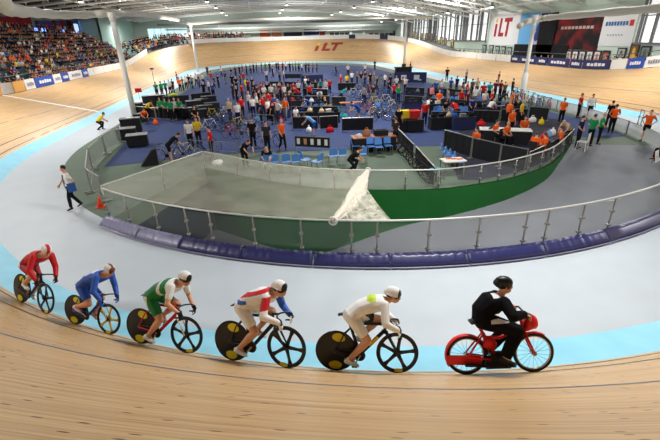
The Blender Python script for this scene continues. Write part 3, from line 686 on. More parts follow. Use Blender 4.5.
for k, q in enumerate((rp[:13] + [(25, 22.4, 8.1)], [V((CX, CY, CH)) + ray(519, 26.5)*(43/math.hypot(*ray(519, 26.5)[:2])), V((CX, CY, CH)) + ray(526, 22)*(44/math.hypot(*ray(526, 22)[:2])), V((CX, CY, CH)) + ray(537, 19.5)*(44.5/math.hypot(*ray(537, 19.5)[:2])), (19.9, -16.4, 6.5)] + rp[16:])):
    RP = smooth_path(q); c = MB(); c.tube(RP, [.24 + .03*math.sin(i*1.7) for i in range(len(RP))], 12); struct(c.build('beam.00%d' % (2+k), RB, smooth=True))
# ------------------------------------------------------------------ boards round the top of the track
def st_px(px, side):
    """station whose outer edge shows at photo column px"""
    best = None
    for i in range(NO):
        if side == 'L' and not (OV[i].x < -5 and -34 < OV[i].y < 44): continue
        if side == 'R' and not (OV[i].x > 3 and -34 < OV[i].y < 60): continue
        if side == 'F' and not OV[i].y > 25: continue
        q = proj(surf(i, TW))
        if q and (best is None or abs(q[0]-px) < best[0]): best = (abs(q[0]-px), i)
    return best[1]
BC = {'white': mat((232, 232, 230), .5), 'orange': mat((222, 166, 88), .5), 'blue': BLUEB, 'navy': NAVY, 'dark': mat((60, 62, 70), .5)}
nb = {}
def board(i0, i1, col, mark=None, h=.85, where='left'):
    i0, i1 = (i0, i1) if i0 < i1 else (i1, i0)
    if i1 - i0 > NO/2: i0, i1 = i1, i0 + NO
    if i1 == i0: i1 += 1
    ix = list(range(i0, i1+1)); A = [surf(i, TW) + V((0, 0, .03)) for i in ix]; A[0] = A[0].lerp(A[1], .04); A[-1] = A[-1].lerp(A[-2], .04)
    nb[where, col] = nb.get((where, col), 0) + 1; w = {'left': 'left stand', 'right': 'right wall', 'far': 'far bend'}[where]
    t = thing('advertising_board', '%s advertising board by the %s, %s %s one from the near end' % (col, w, ordn(nb[where, col]-1), col), 'board', (0, 0, 0), 0, 'advertising boards round the track')
    c = MB(); c.slab([p + V((0, 0, h)) for p in A], A, .05); c.build('panel', BC[col], t)
    if mark:
        n = len(A); a, b = A[0].lerp(A[-1], .2), A[0].lerp(A[-1], .8); cen = V((0, 0, 0)) + (A[0]+A[-1])/2; inn = (V((0, cen.y*.6, cen.z)) - cen); inn.z = 0; inn.normalize()
        c = MB(); k = 5
        for q in range(k):
            f0, f1 = .16 + .68*q/k, .16 + .68*(q+.78)/k; l = (A[-1]-A[0]).length
            P0, P1 = A[0].lerp(A[-1], f0), A[0].lerp(A[-1], f1); sg = .03*((q*7) % 3 - 1)
            mid0 = min(n-1, int(f0*(n-1))); off = inn*(.09 + .02*n)
            P0 = A[mid0].lerp(A[min(n-1, mid0+1)], f0*(n-1)-mid0) + inn*.08; m1 = min(n-1, int(f1*(n-1))); P1 = A[m1].lerp(A[min(n-1, m1+1)], f1*(n-1)-m1) + inn*.08
            c.slab([P0 + V((0, 0, h*.66+sg)), P1 + V((0, 0, h*.66+sg))], [P0 + V((0, 0, h*.34)), P1 + V((0, 0, h*.34))], .01)
        c.build('board_marking', mat(mark, .5), t)
lb = [(-40, 'white'), (-14, 'orange'), (11, 'white'), (15, 'orange'), (24, 'white'), (38, 'blue'), (51, 'white'), (62, 'blue'), (73, 'white'), (82, 'blue'), (90, 'white'), (96, 'white'), (104, 'white'), (112, 'white'), (120, 'white'), (128, 'white'), (138, 'white'), (148, None)]
for (a, col), (b_, _) in zip(lb, lb[1:]): board(st_px(a, 'L'), st_px(b_, 'L'), col, (226, 228, 240) if col == 'blue' else ((150, 152, 176) if col == 'white' and a > 20 and a < 90 else None))
rb = [(700, 'white'), (668, 'white'), (642, 'blue'), (618, 'white'), (609, 'navy'), (588, 'navy'), (568, 'navy'), (550, 'navy'), (536, 'navy'), (523, 'navy'), (508, 'white'), (496, 'white'), (485, 'white'), (475, 'white'), (466, 'white'), (457, 'white'), (449, 'white'), (441, 'white'), (433, 'white'), (425, 'white'), (418, None)]
for (a, col), (b_, _) in zip(rb, rb[1:]): board(st_px(a, 'R'), st_px(b_, 'R'), col, (226, 226, 232) if col in ('navy', 'blue') else ((130, 132, 140) if a > 640 else None), where='right')
fb = [418, 408, 404, 392, 387, 380, 372, 356, 349, 334, 320, 308, 296, 284, 272, 260, 248, 236, 224, 212, 200, 188]
for k, (a, b_) in enumerate(zip(fb, fb[1:])): board(st_px(a, 'F'), st_px(b_, 'F'), 'navy' if a in (408, 356, 387) else 'white', None, where='far')
# handrail behind the boards
c = MB(); R_ = [surf(i, TW) - ON[i]*-.25 + V((0, 0, 1.35)) for i in range(NO) if OV[i].y > -38]
ids = [i for i in range(NO) if OV[i].y > -36]
def rail(sel, nm, lab):
    t = thing('handrail', lab, 'handrail'); c = MB(); P = [surf(i, TW) + ON[i]*.3 + V((0, 0, 1.3)) for i in sel]; c.tube(P, .035, 6); c.build('rail', mat((90, 96, 96), .5, .5), t)
    c = MB()
    for p in P[::6]: c.tube([p, p - V((0, 0, 1.25))], .03, 5)
    c.build('uprights', mat((90, 96, 96), .5, .5), t)
rail([i for i in range(NO) if OV[i].x < 0 and -33 < OV[i].y < 40], 'l', 'grey metal handrail in front of the crowded left stand')
rail(sorted([i for i in range(NO) if OV[i].x > 8 and -33 < OV[i].y < 35], key=lambda i: (i + NO//2) % NO), 'r', 'grey metal handrail below the framed portraits on the right')
# lettering on the far bank
def bank_pt(px, py):
    d = ray(px, py); best = None; c0 = V((CX, CY, CH))
    for i in range(NO):
        if OV[i].y < 36: continue
        for o in [BW + 7*q/40 for q in range(41)]:
            p = surf(i, o); r = (p-c0); e = (r.normalized()-d.normalized()).length
            if best is None or e < best[0]: best = (e, i, o)
    return best[1], best[2]
def bank_poly(pts, col, name, mbx=None):
    i0, o0 = bank_pt(325, 47); P0 = surf(i0, o0); nrm = snorm(i0); tx = (surf(i0-1, o0) - surf(i0+1, o0)).normalized()
    return P0, nrm, tx
i0, o0 = bank_pt(326, 47); 
def bpt(u, v): # u metres to the right, v metres up the bank
    du = 0; i = i0
    while du < abs(u):
        j = i - 1 if u > 0 else i + 1; du += (surf(j, o0)-surf(i, o0)).length; i = j
    f = (du-abs(u)); j = i + 1 if u > 0 else i - 1; l = (surf(j, o0)-surf(i, o0)).length; f = f/l if l else 0
    return surf(i, o0+v).lerp(surf(j, o0+v), f) + snorm(i)*.03
def bletter(polys, col, nm):
    c = MB()
    for P in polys: c.add([bpt(u, v) for u, v in P], [tuple(range(len(P)))])
    o = c.build(nm, mat(col, .6)); struct(o)
bletter([[(-3.0, -1.2), (-2.2, -1.2), (-1.9, .5), (-2.7, .5)], [(-1.2, -1.2), (1.0, -1.2), (1.1, -.5), (-.3, -.5), (0, 1.4), (-.8, 1.4)], [(1.6, -1.2), (2.4, -1.2), (2.7, .8), (3.7, .8), (3.8, 1.5), (.9, 1.5), (.8, .8), (1.9, .8)]], (150, 52, 48), 'trim_5')
bletter([[(-2.6, .8), (-1.8, .8), (-1.7, 1.5), (-2.5, 1.5)]], (232, 190, 50), 'trim_6')
for s_ in range(5):
    u0 = 6 + s_*1.5; bletter([[(u0, -.2 + .3*(s_ % 2)), (u0+1.1, 0), (u0+1.1, .16), (u0, .0 + .3*(s_ % 2))], [(u0+.5, -.5), (u0+.62, -.5), (u0+.95, .7), (u0+.8, .7)]], (176, 140, 108), 'trim_7')
# ------------------------------------------------------------------ right wall furniture
def wall_rect(y0, y1, z0, z1, dx=.06): return (V((XR-dx, y0, z0)), V((XR-dx, y1, z0)), V((XR-dx, y1, z1)), V((XR-dx, y0, z1)))
def wbox(mb, y0, y1, z0, z1, d0=0., d1=.08, mi=0): mb.box((XR-(d0+d1)/2, (y0+y1)/2, (z0+z1)/2), (abs(d1-d0), abs(y1-y0), z1-z0), mi=mi); return mb
PANE = mat((236, 240, 240), .3, emit=.7); MUL = mat((112, 112, 112), .6)
k = 0
def window(y0, y1, z0, z1, nm, bars):
    global k; k += 1
    c = MB(); wbox(c, y0, y1, z0, z1, -.02, .03); o = struct(c.build('window_%d' % k, PANE))
    c = MB(); y = y0
    for y, w in bars: wbox(c, y-w/2, y+w/2, z0, z1, .03, .16)
    wbox(c, y0, y1, z1-.1, z1+.1, .03, .14); wbox(c, y0, y1, z0-.1, z0+.1, .03, .14); wbox(c, y0, y1, (z0+z1)/2-.05, (z0+z1)/2+.05, .03, .08)
    c.build('window_frame', MUL, o)
random.seed(3)
bars = []; y = 13.4
while y < 56: bars.append((y, random.choice((.3, .5, .8)) if y < 40 else random.choice((.5, 1.2)))); y += random.choice((1.1, 1.6, 2.0))
window(13.2, 57, 4.15, 9.2, 'w', bars)
window(-30, -15.3, 4.1, 9., 'w', [(-15.6, .3), (-17.2, .3), (-16.0, .14), (-18.9, .3), (-20.6, .3), (-22.5, .3), (-24.5, .3)])
# banner with the three letters
t = thing('banner', 'large white banner with red letters iLT and a yellow dot on the right wall', 'banner', (XR-.04, 8.5, 5.9))
c = MB(); c.box((0, 0, 0), (.06, 7.9, 4.6)); c.build('cloth', mat((240, 240, 240), .7), t)
def lt(mb, P, y, z, s, x=-.05): mb.add([(x, y - u*s, z + v*s) for u, v in P], [tuple(range(len(P)))])
c = MB(); lt(c, [(0, 0), (.5, 0), (.62, 1.5), (.12, 1.5)], 2.6, -1.1, 1.2); lt(c, [(1.0, 0), (2.2, 0), (2.25, .45), (1.5, .45), (1.7, 2.1), (1.2, 2.1)], 2.6, -1.1, 1.2); lt(c, [(2.6, 0), (3.1, 0), (3.25, 1.65), (3.85, 1.65), (3.9, 2.1), (2.2, 2.1), (2.17, 1.65), (2.75, 1.65)], 2.6, -1.1, 1.2); c.build('banner_lettering', mat((168, 24, 38), .6), t)
c = MB(); lt(c, [(.14, 1.65), (.6, 1.65), (.66, 2.1), (.2, 2.1)], 2.6, -1.1, 1.2); c.build('banner_dot', mat((232, 186, 40), .6), t)
t = thing('banner', 'blue and violet banner with a dark cyclist figure beside the iLT banner', 'banner', (XR-.04, 1.4, 5.7))
c = MB(); c.box((0, 0, 0), (.06, 6, 4.0)); c.build('cloth', mat((116, 188, 240), .7), t)
c = MB(); c.add([(-.05, -.6, -2), (-.05, -3, -2), (-.05, -3, 2), (-.05, -1.2, 2)], [(0, 1, 2, 3)]); c.build('banner_field', mat((196, 184, 226), .7), t)
c = MB(); c.ball((-.06, -1.6, 1.1), (.02, .5, .45)); c.ball((-.06, -1.5, 0), (.02, .7, .8)); c.ball((-.06, -1.1, -.9), (.02, .5, .6)); c.build('banner_figure', mat((44, 60, 130), .7), t)
t = thing('curtain', 'tall black curtain hanging below and beside the red stage banner', 'curtain', (XR-.16, -.5, 4))
c = MB(); c.box((0, -1.3, .9), (.1, 3.2, 5.2))
c.box((0, -.2, -1.25), (.1, 11.2, 2.1)); c.build('drape', mat((14, 14, 18), .9), t)
t = thing('banner', 'dark red and black banner with pale lettering on the right wall', 'banner', (XR-.04, -6.9, 5.2))
c = MB(); c.box((0, 0, 0), (.06, 7.6, 3.7))
def redcloth():
    M = mat((120, 18, 22), .8).copy(); nt = M.node_tree; b = nt.nodes['Principled BSDF']; tc = nt.nodes.new('ShaderNodeTexCoord'); n = nt.nodes.new('ShaderNodeTexNoise'); n.inputs['Scale'].default_value = .6
    r = nt.nodes.new('ShaderNodeValToRGB'); E_ = r.color_ramp.elements; E_[0].position = .42; E_[0].color = lin((20, 12, 16)) + (1,); E_[1].position = .78; E_[1].color = lin((140, 20, 26)) + (1,)
    nt.links.new(tc.outputs['Object'], n.inputs['Vector']); nt.links.new(n.outputs['Fac'], r.inputs['Fac']); nt.links.new(r.outputs[0], b.inputs['Base Color']); return M
c.build('cloth', redcloth(), t)
c = MB()
for q in range(9): c.add([(-.05, 2.6-q*.6, .35), (-.05, 2.15-q*.6, .35), (-.05, 2.15-q*.6, .65), (-.05, 2.6-q*.6, .65)], [(0, 1, 2, 3)])
c.build('banner_lettering', mat((190, 170, 160), .7), t)
t = thing('banner', 'white banner with blue lettering and a small red square on the right wall', 'banner', (XR-.04, -12.9, 5.4))
c = MB(); c.box((0, 0, 0), (.06, 4.3, 3.2)); c.build('cloth', mat((226, 226, 226), .7), t)
c = MB()
for q in range(8): c.add([(-.05, 1.7-q*.37, .35 + .05*(q % 2)), (-.05, 1.42-q*.37, .35), (-.05, 1.42-q*.37, .75), (-.05, 1.7-q*.37, .75)], [(0, 1, 2, 3)])
c.build('banner_lettering', mat((58, 104, 170), .7), t)
c = MB(); c.add([(-.05, -1.35, .3), (-.05, -1.85, .3), (-.05, -1.85, .85), (-.05, -1.35, .85)], [(0, 1, 2, 3)]); c.build('banner_square', mat((206, 40, 52), .7), t)
c = MB()
for q in range(6): c.add([(-.05, 1.2-q*.36, -.55), (-.05, .95-q*.36, -.62), (-.05, .95-q*.36, -.52), (-.05, 1.2-q*.36, -.42)], [(0, 1, 2, 3)])
c.build('banner_script', mat((150, 150, 152), .7), t)
# portraits in dark frames
def framed(px, py, w, h, k, lab, fm=(30, 26, 28), pc=(206, 186, 176), cat='picture', grp='framed portraits on the right wall', fc=(150, 120, 104)):
    p = onx(px, py, XR-.1); t = thing('framed_picture', lab, cat, p, 0, grp)
    c = MB(); c.box((0, 0, 0), (.06, w, h)); c.build('frame', mat(fm, .5), t)
    c = MB(); c.box((-.04, 0, 0), (.02, w*.72, h*.74)); c.build('print', mat(pc, .6), t)
    c = MB(); c.ball((-.055, 0, .06*h), (.012, w*.17, h*.2)); c.ball((-.055, 0, -.24*h), (.012, w*.28, h*.14)); c.build('portrait_figure', mat(fc, .6), t)
for q, px in enumerate((562, 568.5, 575, 582, 589.5, 597, 605.5)):
    framed(px, 55.5 + .2*q, 1.0, 1.25, q, 'dark framed portrait below the red banner, %s from the left' % ordn(q), pc=[(214, 188, 180), (206, 196, 196), (232, 226, 224), (206, 210, 206), (216, 220, 218), (232, 200, 196), (150, 60, 60)][q])
for q, px in enumerate((621.5, 634, 645)):
    framed(px, (53, 52, 53)[q], 1.1, (1., 1.6, 1.3)[q], q, ('small square framed picture right of the dark portraits', 'wide dark framed picture with a golden figure near the right edge', 'dark framed picture last along the mint wall')[q], pc=[(170, 176, 170), (120, 84, 40), (120, 130, 120)][q], fc=[(90, 90, 80), (222, 172, 70), (80, 90, 90)][q])
for q, px in enumerate((484, 491, 497, 503, 509)):
    framed(px, (49.5, 50, 51, 51.5, 52.5)[q], 1.25, 1.5, q, 'pale framed picture below the iLT banner, %s from the left' % ordn(q), (54, 56, 58), (176, 190, 180), grp='framed pictures below the large white banner', fc=(96, 110, 104))
for q, (px, py) in enumerate(((409, 35), (413.5, 35), (417, 36), (421.5, 37), (426, 37), (429.5, 37), (432.5, 37.5), (436, 40), (441, 41), (445, 42), (452, 43.5))):
    framed(px, py, 1.7 if q < 7 else 1.5, 1.5, q, 'small framed picture below the tall windows, %s from the far corner' % ordn(q), (42, 44, 40) if q < 7 else (60, 60, 62), (232, 200, 110) if q % 3 else (190, 160, 110), grp='framed pictures below the tall windows', fc=(90, 80, 60))
# far wall: posters, banners and the bright corner windows
def far_panel(px0, px1, py0, py1, name, lab, col, cat='poster', grp=None, y=YF-.04, emit=0.):
    a, b = ony(px0, py1, y), ony(px1, py0, y); c = MB(); c.box(((a.x+b.x)/2, y, (a.z+b.z)/2), (abs(b.x-a.x), .08, abs(b.z-a.z))); return tag(c.build(name, mat(col, .6, emit=emit)), lab, cat, grp)
for q, px in enumerate((330, 335, 340, 345)): far_panel(px, px+4, 32.5, 37, 'poster', 'dark poster on the far wall above the lettered bend, %s from the left' % ordn(q), ((84, 60, 62), (60, 66, 70), (90, 100, 90), (50, 54, 60))[q], grp='dark posters on the far wall')
for q, px in enumerate((369, 374.5, 380, 384.5, 389)): far_panel(px, px+4, 33, 37.5, 'poster', 'maroon poster on the far wall left of the last white column, %s from the left' % ordn(q), ((92, 40, 46), (108, 56, 60), (84, 60, 56), (96, 90, 64), (70, 44, 60))[q], grp='maroon posters on the far wall')
far_panel(393, 395, 31, 40, 'banner', 'narrow navy banner standing at the far wall beside the maroon posters', (44, 54, 92), 'banner'); far_panel(396.5, 400.5, 33, 37, 'poster', 'olive poster on the far wall right of the narrow navy banner', (96, 108, 70))
far_panel(260, 270, 30, 38, 'banner', 'orange banner on the far wall, left one of the pair', (214, 100, 50), 'banner'); far_panel(272, 281, 30, 38, 'banner', 'paler orange banner with a figure on the far wall, right one of the pair', (206, 130, 90), 'banner')
far_panel(304, 319, 29, 35, 'banner', 'navy banner with pale marks on the far wall', (40, 52, 100), 'banner'); far_panel(320, 325, 30, 37, 'banner', 'small red and gold banner on the far wall right of the navy one', (160, 64, 44), 'banner'); far_panel(284, 302, 32, 36.5, 'banner', 'long black banner on the far wall beside the orange pair', (44, 52, 66), 'banner')
for q, px in enumerate((239, 244, 249)): far_panel(px, px+3.5, 35, 39, 'poster', 'yellow green poster low on the far wall, %s from the left' % ordn(q), (150, 176, 60), grp='yellow green posters on the far wall')
for q, px in enumerate((190, 197, 203)): far_panel(px, px+5, 37, 42, 'poster', 'dull red poster at the left end of the far wall, %s from the left' % ordn(q), ((130, 70, 70), (120, 56, 50), (70, 60, 70))[q], grp='posters at the left end of the far wall')
for q, px in enumerate((349, 362, 218)):
    a, b = ony(px, 41, YF-.2), ony(px+3.4, 24, YF-.2); c = MB(); c.box(((a.x+b.x)/2, YF-.3, (a.z+b.z)/2), (.55, .3, abs(b.z-a.z))); o = struct(c.build('pillar.0%d' % (20+q), WHITE))
a, b = ony(150, 44, YF-.3), ony(187, 28, YF-.3); c = MB(); c.box(((a.x+b.x)/2, YF-.1, (a.z+b.z)/2), (abs(b.x-a.x), .06, b.z-a.z)); o = struct(c.build('window_3', mat((196, 232, 238), .4, emit=1.0)))
c = MB()
for q in range(7): c.box((a.x + (b.x-a.x)*q/6, YF-.2, (a.z+b.z)/2), (.12, .1, b.z-a.z))
c.build('window_frame', WHITE, o)
# left stand: flags, lit signs and screens on the back wall
FL = [(0, 8, 'red', 0), (10, 18, 'red', 0), (22, 30, 'red', 0), (37, 42, 'navy', 1), (46, 51, 'purple', 0), (54, 60, 'maroon', 1), (62, 68, 'red', 1), (68.5, 72, 'maroon', 0)]
FC = {'red': (150, 24, 40), 'navy': (40, 46, 100), 'purple': (90, 60, 140), 'maroon': (100, 30, 44)}
for q, (x0, x1, cn, st) in enumerate(FL):
    a, b = onx(x0, 27 if q < 3 else 29, XL+.15), onx(x1, 17 if q < 3 else 21, XL+.15)
    t = thing('flag', '%s flag hung on the wall behind the left stand, %s from the left' % (cn, ordn(q)), 'flag', (0, 0, 0), 0, 'flags behind the left stand'); c = MB()
    P = [V((XL+.15+.06*math.sin(u*.9), a.y + (b.y-a.y)*u/8, 0)) for u in range(9)]; c.slab([p + V((0, 0, b.z)) for p in P], [p + V((0, 0, a.z + (.2 if False else 0))) for p in P], .02); c.build('cloth', mat(FC[cn], .8), t)
    if st: c = MB(); c.box((XL+.3, (a.y+b.y)/2, a.z + (b.z-a.z)*.75), (.03, abs(b.y-a.y)*.4, (b.z-a.z)*.35)); c.build('canton', mat((60, 90, 160), .8), t)
for q, (x0, x1, y0, y1) in enumerate(((35, 45, 28.5, 31.5), (61, 69, 30, 32.5))):
    a, b = onx(x0, y1, XL+.3), onx(x1, y0, XL+.3); c = MB(); c.box((XL+.3, (a.y+b.y)/2, (a.z+b.z)/2), (.1, b.y-a.y, b.z-a.z)); tag(c.build('lit_sign', mat((120, 160, 255), .4, emit=2.2)), ('lit blue sign above the top row of the left stand, nearer one', 'lit blue sign above the top row of the left stand, farther one')[q], 'sign', 'lit signs of the left stand')
for q, (x0, x1, y0, y1, cc) in enumerate(((73, 79, 32, 41, (150, 190, 250)), (75, 77, 24, 32, (190, 220, 255)), (80, 89, 22, 31, (60, 90, 150)))):
    a, b = onx(x0, y1, XL+1.5), onx(x1, y0, XL+1.5); t = thing('screen', ('small bright screen at the foot of the wall behind the left stand', 'narrow bright screen over the small one behind the left stand', 'wide dark blue screen right of the flags behind the left stand')[q], 'screen', (XL+1.5, (a.y+b.y)/2, (a.z+b.z)/2))
    c = MB(); c.box((0, 0, 0), (.12, b.y-a.y+.2, b.z-a.z+.15)); c.build('casing', BLK, t); c = MB(); c.box((.08, 0, 0), (.03, b.y-a.y, b.z-a.z)); c.build('display', mat(cc, .3, emit=.9), t)
# tiers
NR = 11
def tier(r): return -28.4 - .98*r, 1.35 + .5*r
c = MB()
for r in range(NR+1):
    x, z = tier(r); w = .98 if r < NR else 41+x; y1 = 38; c.box((x - w/2, 5, (z-3.2)/2), (w, 66, z+3.2))
struct(c.build('stand_tiers', mat((64, 70, 74), .85)))
SEAT = mat((30, 56, 64), .7)
for r in range(NR):
    x, z = tier(r)
    for s_, (y0, y1) in enumerate(((-27, -11), (-9.8, 6), (7.2, 22), (23.2, 37.5))):
        t = thing('bench_seat', 'dark teal seat row, %s row up the left stand, %s block along' % (ordn(r), ordn(s_)), 'seat row', (x-.5, (y0+y1)/2, z), 0, 'seat rows of the left stand')
        c = MB(); c.box((.02, 0, .42), (.42, y1-y0, .06)); c.build('seat', SEAT, t); c = MB(); c.box((-.24, 0, .62), (.06, y1-y0, .42)); c.build('backrest', SEAT, t)
        c = MB()
        for q in range(7): c.box((-.05, (y0-y1)/2 + (y1-y0)*(q+.5)/7, .2), (.3, .06, .4))
        c.build('supports', DK, t)
random.seed(11)
cols = ['black']*13 + ['dark']*10 + ['white']*4 + ['cream']*3 + ['brown']*3 + ['grey']*3 + ['red']*2 + ['blue']*2 + ['navy']*3 + ['maroon']*2 + ['brown']*2 + ['pink', 'light blue', 'orange', 'yellow', 'teal']  # weighted to black and dark, standing in for the dim light in the stand
seats = []
for r in range(NR):
    x, z = tier(r); y = -26.; kk = 0
    while y < 37.3:
        if not (-11 < y < -9.8 or 6 < y < 7.2 or 22 < y < 23.2):
            dens = .74 if r not in (2,) else .35
            if y > 22: dens *= .85
            if random.random() < dens:
                p = V((x-.42, y + random.uniform(-.08, .08), z + .0)); q = proj(p + V((0, 0, .8)))
                if q and -12 < q[0] < 200: seats.append((r, p, (p - V((CX, CY, CH))).length))
        y += .62
seats.sort(key=lambda q: q[2]); NEARN = 84
cnt = {}; ind = sorted(seats[:NEARN], key=lambda q: (q[0], q[1].y))
for r, p, d in ind:
    cnt[r] = cnt.get(r, 0) + 1; sh = random.choice(cols); pose = 'sitting'
    person_far(p, random.uniform(-.3, .3) - .25, pose, sh, random.choice(['black', 'dark', 'navy', 'brown', 'grey']), 'seated spectator in a %s top, %s from the near end in stand row %s' % (sh, ordn(cnt[r]-1), ['one', 'two', 'three', 'four', 'five', 'six', 'seven', 'eight', 'nine', 'ten', 'eleven'][r]), random.choice(['dark', 'brown', 'blond', 'grey', 'dark']), 'spectators seated in the left stand')
    COL.objects[-1].location.z -= .02
cm = MB(); src = PM['sitting', 'mb']; keys = sorted(set(cols)); mats = [SKIN] + [CM[k_] for k_ in keys] + [HAIRS['dark'], HAIRS['brown'], SH]
def crowd_add(p, rz, srcmb, sc=.92):
    R = Matrix.Rotation(rz, 3, 'Z'); s_ = 1 + keys.index(random.choice(cols)); tq = 1 + keys.index(random.choice(['black', 'dark', 'navy'])); hq = len(keys) + 1 + random.randint(0, 1)
    n = len(cm.v); cm.v += [tuple(p + R @ (V(v)*sc)) for v in srcmb.v]; cm.f += [tuple(i + n for i in f) for f in srcmb.f]; mp = [0, s_, tq, hq, len(keys)+3]; cm.mi += [mp[i] for i in srcmb.mi]
for r, p, d in seats[NEARN:]: crowd_add(p, random.uniform(-.4, .4) - .3, src)
# standing lines: along the top rail of the far left bend and the walkway behind the seats
st = PM['standing', 'mb']
for i in range(NO):
    if OV[i].x < -6 and 27 < OV[i].y < 47:
        for o in (.7, 1.5, 2.3, 3.1):
            if random.random() < .75: crowd_add(surf(i, TW) + ON[i]*o + V((0, 0, -.15 + .42*o)), random.uniform(0, 6), src)
for q in range(60):
    x, z = tier(NR); crowd_add(V((x-.4 - random.random()*.7, -10 + q*.8 + random.uniform(-.2, .2), z)), random.uniform(-.6, .6), st)
tag(cm.build('spectator_crowd', mats, smooth=True), 'mass of small distant spectators filling the far rows of the left stand', 'crowd', kind='stuff')
# walkway under the far left standing crowd
A = [i for i in range(NO) if OV[i].x < -5 and 31 < OV[i].y]; c = MB(); c.strip([surf(i, TW) + ON[i]*.25 + V((0, 0, -.05)) for i in A], [surf(i, TW) + ON[i]*3.6 + V((0, 0, 1.35)) for i in A]); struct(c.build('floor_walkway', mat((70, 74, 78), .8)))
# people along the right wall walkway
A = [i for i in range(NO) if OV[i].x > 5 and -36 < OV[i].y < 50]; A = sorted(A, key=lambda i: (i + NO//2) % NO); c = MB(); c.strip([surf(i, TW) + ON[i]*.2 for i in A], [surf(i, TW) + ON[i]*6 for i in A]); struct(c.build('floor_walkway.001', mat((120, 124, 122), .8)))
rw = [(460, 50, 'maroon'), (464, 50.5, 'dark'), (475, 53, 'red'), (478, 53, 'brown'), (489, 55.5, 'red'), (493, 56, 'orange'), (496, 55.5, 'green'), (535, 58, 'dark'), (541, 58.5, 'black'), (548, 58, 'black'), (552, 58.5, 'grey'), (566, 61, 'maroon'), (570, 61, 'pink'), (606, 60, 'maroon'), (610, 61, 'black'), (614, 60, 'brown'), (620, 59, 'white'), (626, 60.5, 'black'), (630, 60, 'orange'), (635, 60.5, 'brown'), (640, 60.5, 'black'), (650, 60, 'grey'), (653, 60, 'light blue')]
for q, (px, py, cn) in enumerate(rw):
    p = onx(px, py, 29.0 + .4*(q % 3)); d = .62
    person_far((p.x, p.y, p.z-1.25), PI + random.uniform(-.4, .4), 'standing', cn, 'black', 'spectator in a %s top at the right wall rail, %s from the left' % (cn, ordn(q)), random.choice(['dark', 'brown', 'blond']), 'spectators along the right rail')
# ------------------------------------------------------------------ infield floors, ramp and fences
GREENF = mat((90, 108, 90), .7, vary=.06, scale=.8); GREENW = mat((22, 104, 40), .6, vary=.06, scale=1.)
iw_px = [(205, 168), (228, 173), (250, 178), (275, 182.5), (300, 186), (335, 189), (370, 190), (405, 190), (440, 189), (480, 184), (515, 177), (547, 166), (561, 155), (571, 144)]
IWL = smooth_path([at(*q) for q in iw_px], 5)                 # left to right, top edge of the green wall
PL = V((-11.42, -39.72, 0))                                              # left corner of the pit
def ell(t): return inner(t)
tl = math.atan2((PL.y - .9 + EL/2)/IB, PL.x/IW); tl = -abs(tl) if tl > -PI else tl
t_left = -PI + math.atan2(abs(-39.97 + EL/2)/IB, 11.3/IW); t_right = -math.atan2(abs(-36.2 + EL/2)/IB, 14.2/IW)
n = len(IWL) - 1
FR = [inner(t_left + (t_right - t_left)*i/n) for i in range(n+1)]
bot_px = [(205, 290), (250, 276), (300, 259), (350, 244), (380, 234), (400, 226), (450, 217), (490, 207), (520, 197), (540, 187), (556, 174), (571, 144)]
def depth_at(p):
    q = proj(p); x = q[0]; a = bot_px[0]; y = a[1]
    for a, b in zip(bot_px, bot_px[1:]):
        if a[0] <= x <= b[0]: y = a[1] + (b[1]-a[1])*(x-a[0])/(b[0]-a[0])
    d = ray(x, y); k = math.hypot(p.x-CX, p.y-CY)/math.hypot(d.x, d.y); return min(0., max(-5.2, CH + k*d.z))
ZD = [depth_at(p) for p in IWL]
for _ in range(12): ZD = [ZD[0]] + [(a + 2*b + c_)/4 for a, b, c_ in zip(ZD, ZD[1:], ZD[2:])] + [ZD[-1]]
ZD[-1] = 0.; ZD[-2] = min(ZD[-2], -.02)
def rz_(i): return ZD[i]
out = [inner(t_right + (0 - t_right)*i/20) for i in range(21)] + [V((IW, -EL/2 + EL*i/20, 0)) for i in range(1, 21)] + [inner(PI*i/60, True) for i in range(1, 61)] + [V((-IW, EL/2 - EL*i/20, 0)) for i in range(1, 21)] + [inner(-PI + (t_left + PI)*i/20) for i in range(1, 21)]
poly = out + [PL] + IWL
c = MB(); c.add(poly, [tuple(range(len(poly)))]); struct(c.build('floor', GREENF))
c = MB(); c.strip([p + V((0, 0, rz_(i))) for i, p in enumerate(IWL)], [p + V((0, 0, rz_(i))) for i, p in enumerate(FR)]); c.add([PL + V((0, 0, -5.2)), IWL[0] + V((0, 0, -5.2)), FR[0] + V((0, 0, -5.2))], [(0, 1, 2)]); struct(c.build('floor_ramp', mat((128, 131, 138), .65, vary=.07, scale=.9), smooth=True))
c = MB(); c.slab(IWL, [p + V((0, 0, rz_(i) - .05)) for i, p in enumerate(IWL)], .06); struct(c.build('wall_ramp', GREENW))
c = MB(); c.strip([p for p in FR], [p + V((0, 0, rz_(i) - .05)) for i, p in enumerate(FR)]); struct(c.build('wall_ramp.001', mat((150, 152, 150), .7)))
c = MB(); a, b = PL, IWL[0]; d = (b-a); nrm = V((d.y, -d.x, 0)).normalized()
c.quad(a, b, b + V((0, 0, -.75)), a + V((0, 0, -.75))); c.quad(FR[0], a, a + V((0, 0, -5.2)), FR[0] + V((0, 0, -5.2))); struct(c.build('wall_ramp.002', mat((122, 138, 116), .7)))
c = MB(); L_ = d.length
for k in range(40):
    f0, f1 = k/40, (k+.86)/40; q = nrm*(.05 if k % 2 else .02); c.quad(a + d*f0 + V((0, 0, -.75)) + q, a + d*f1 + V((0, 0, -.75)) + q, a + d*f1 + V((0, 0, -5.2)) + q, a + d*f0 + V((0, 0, -5.2)) + q)
c.quad(a + V((0, 0, -.75)), b + V((0, 0, -.75)), b + V((0, 0, -5.2)), a + V((0, 0, -5.2))); struct(c.build('door_1', mat((44, 58, 70), .5)))
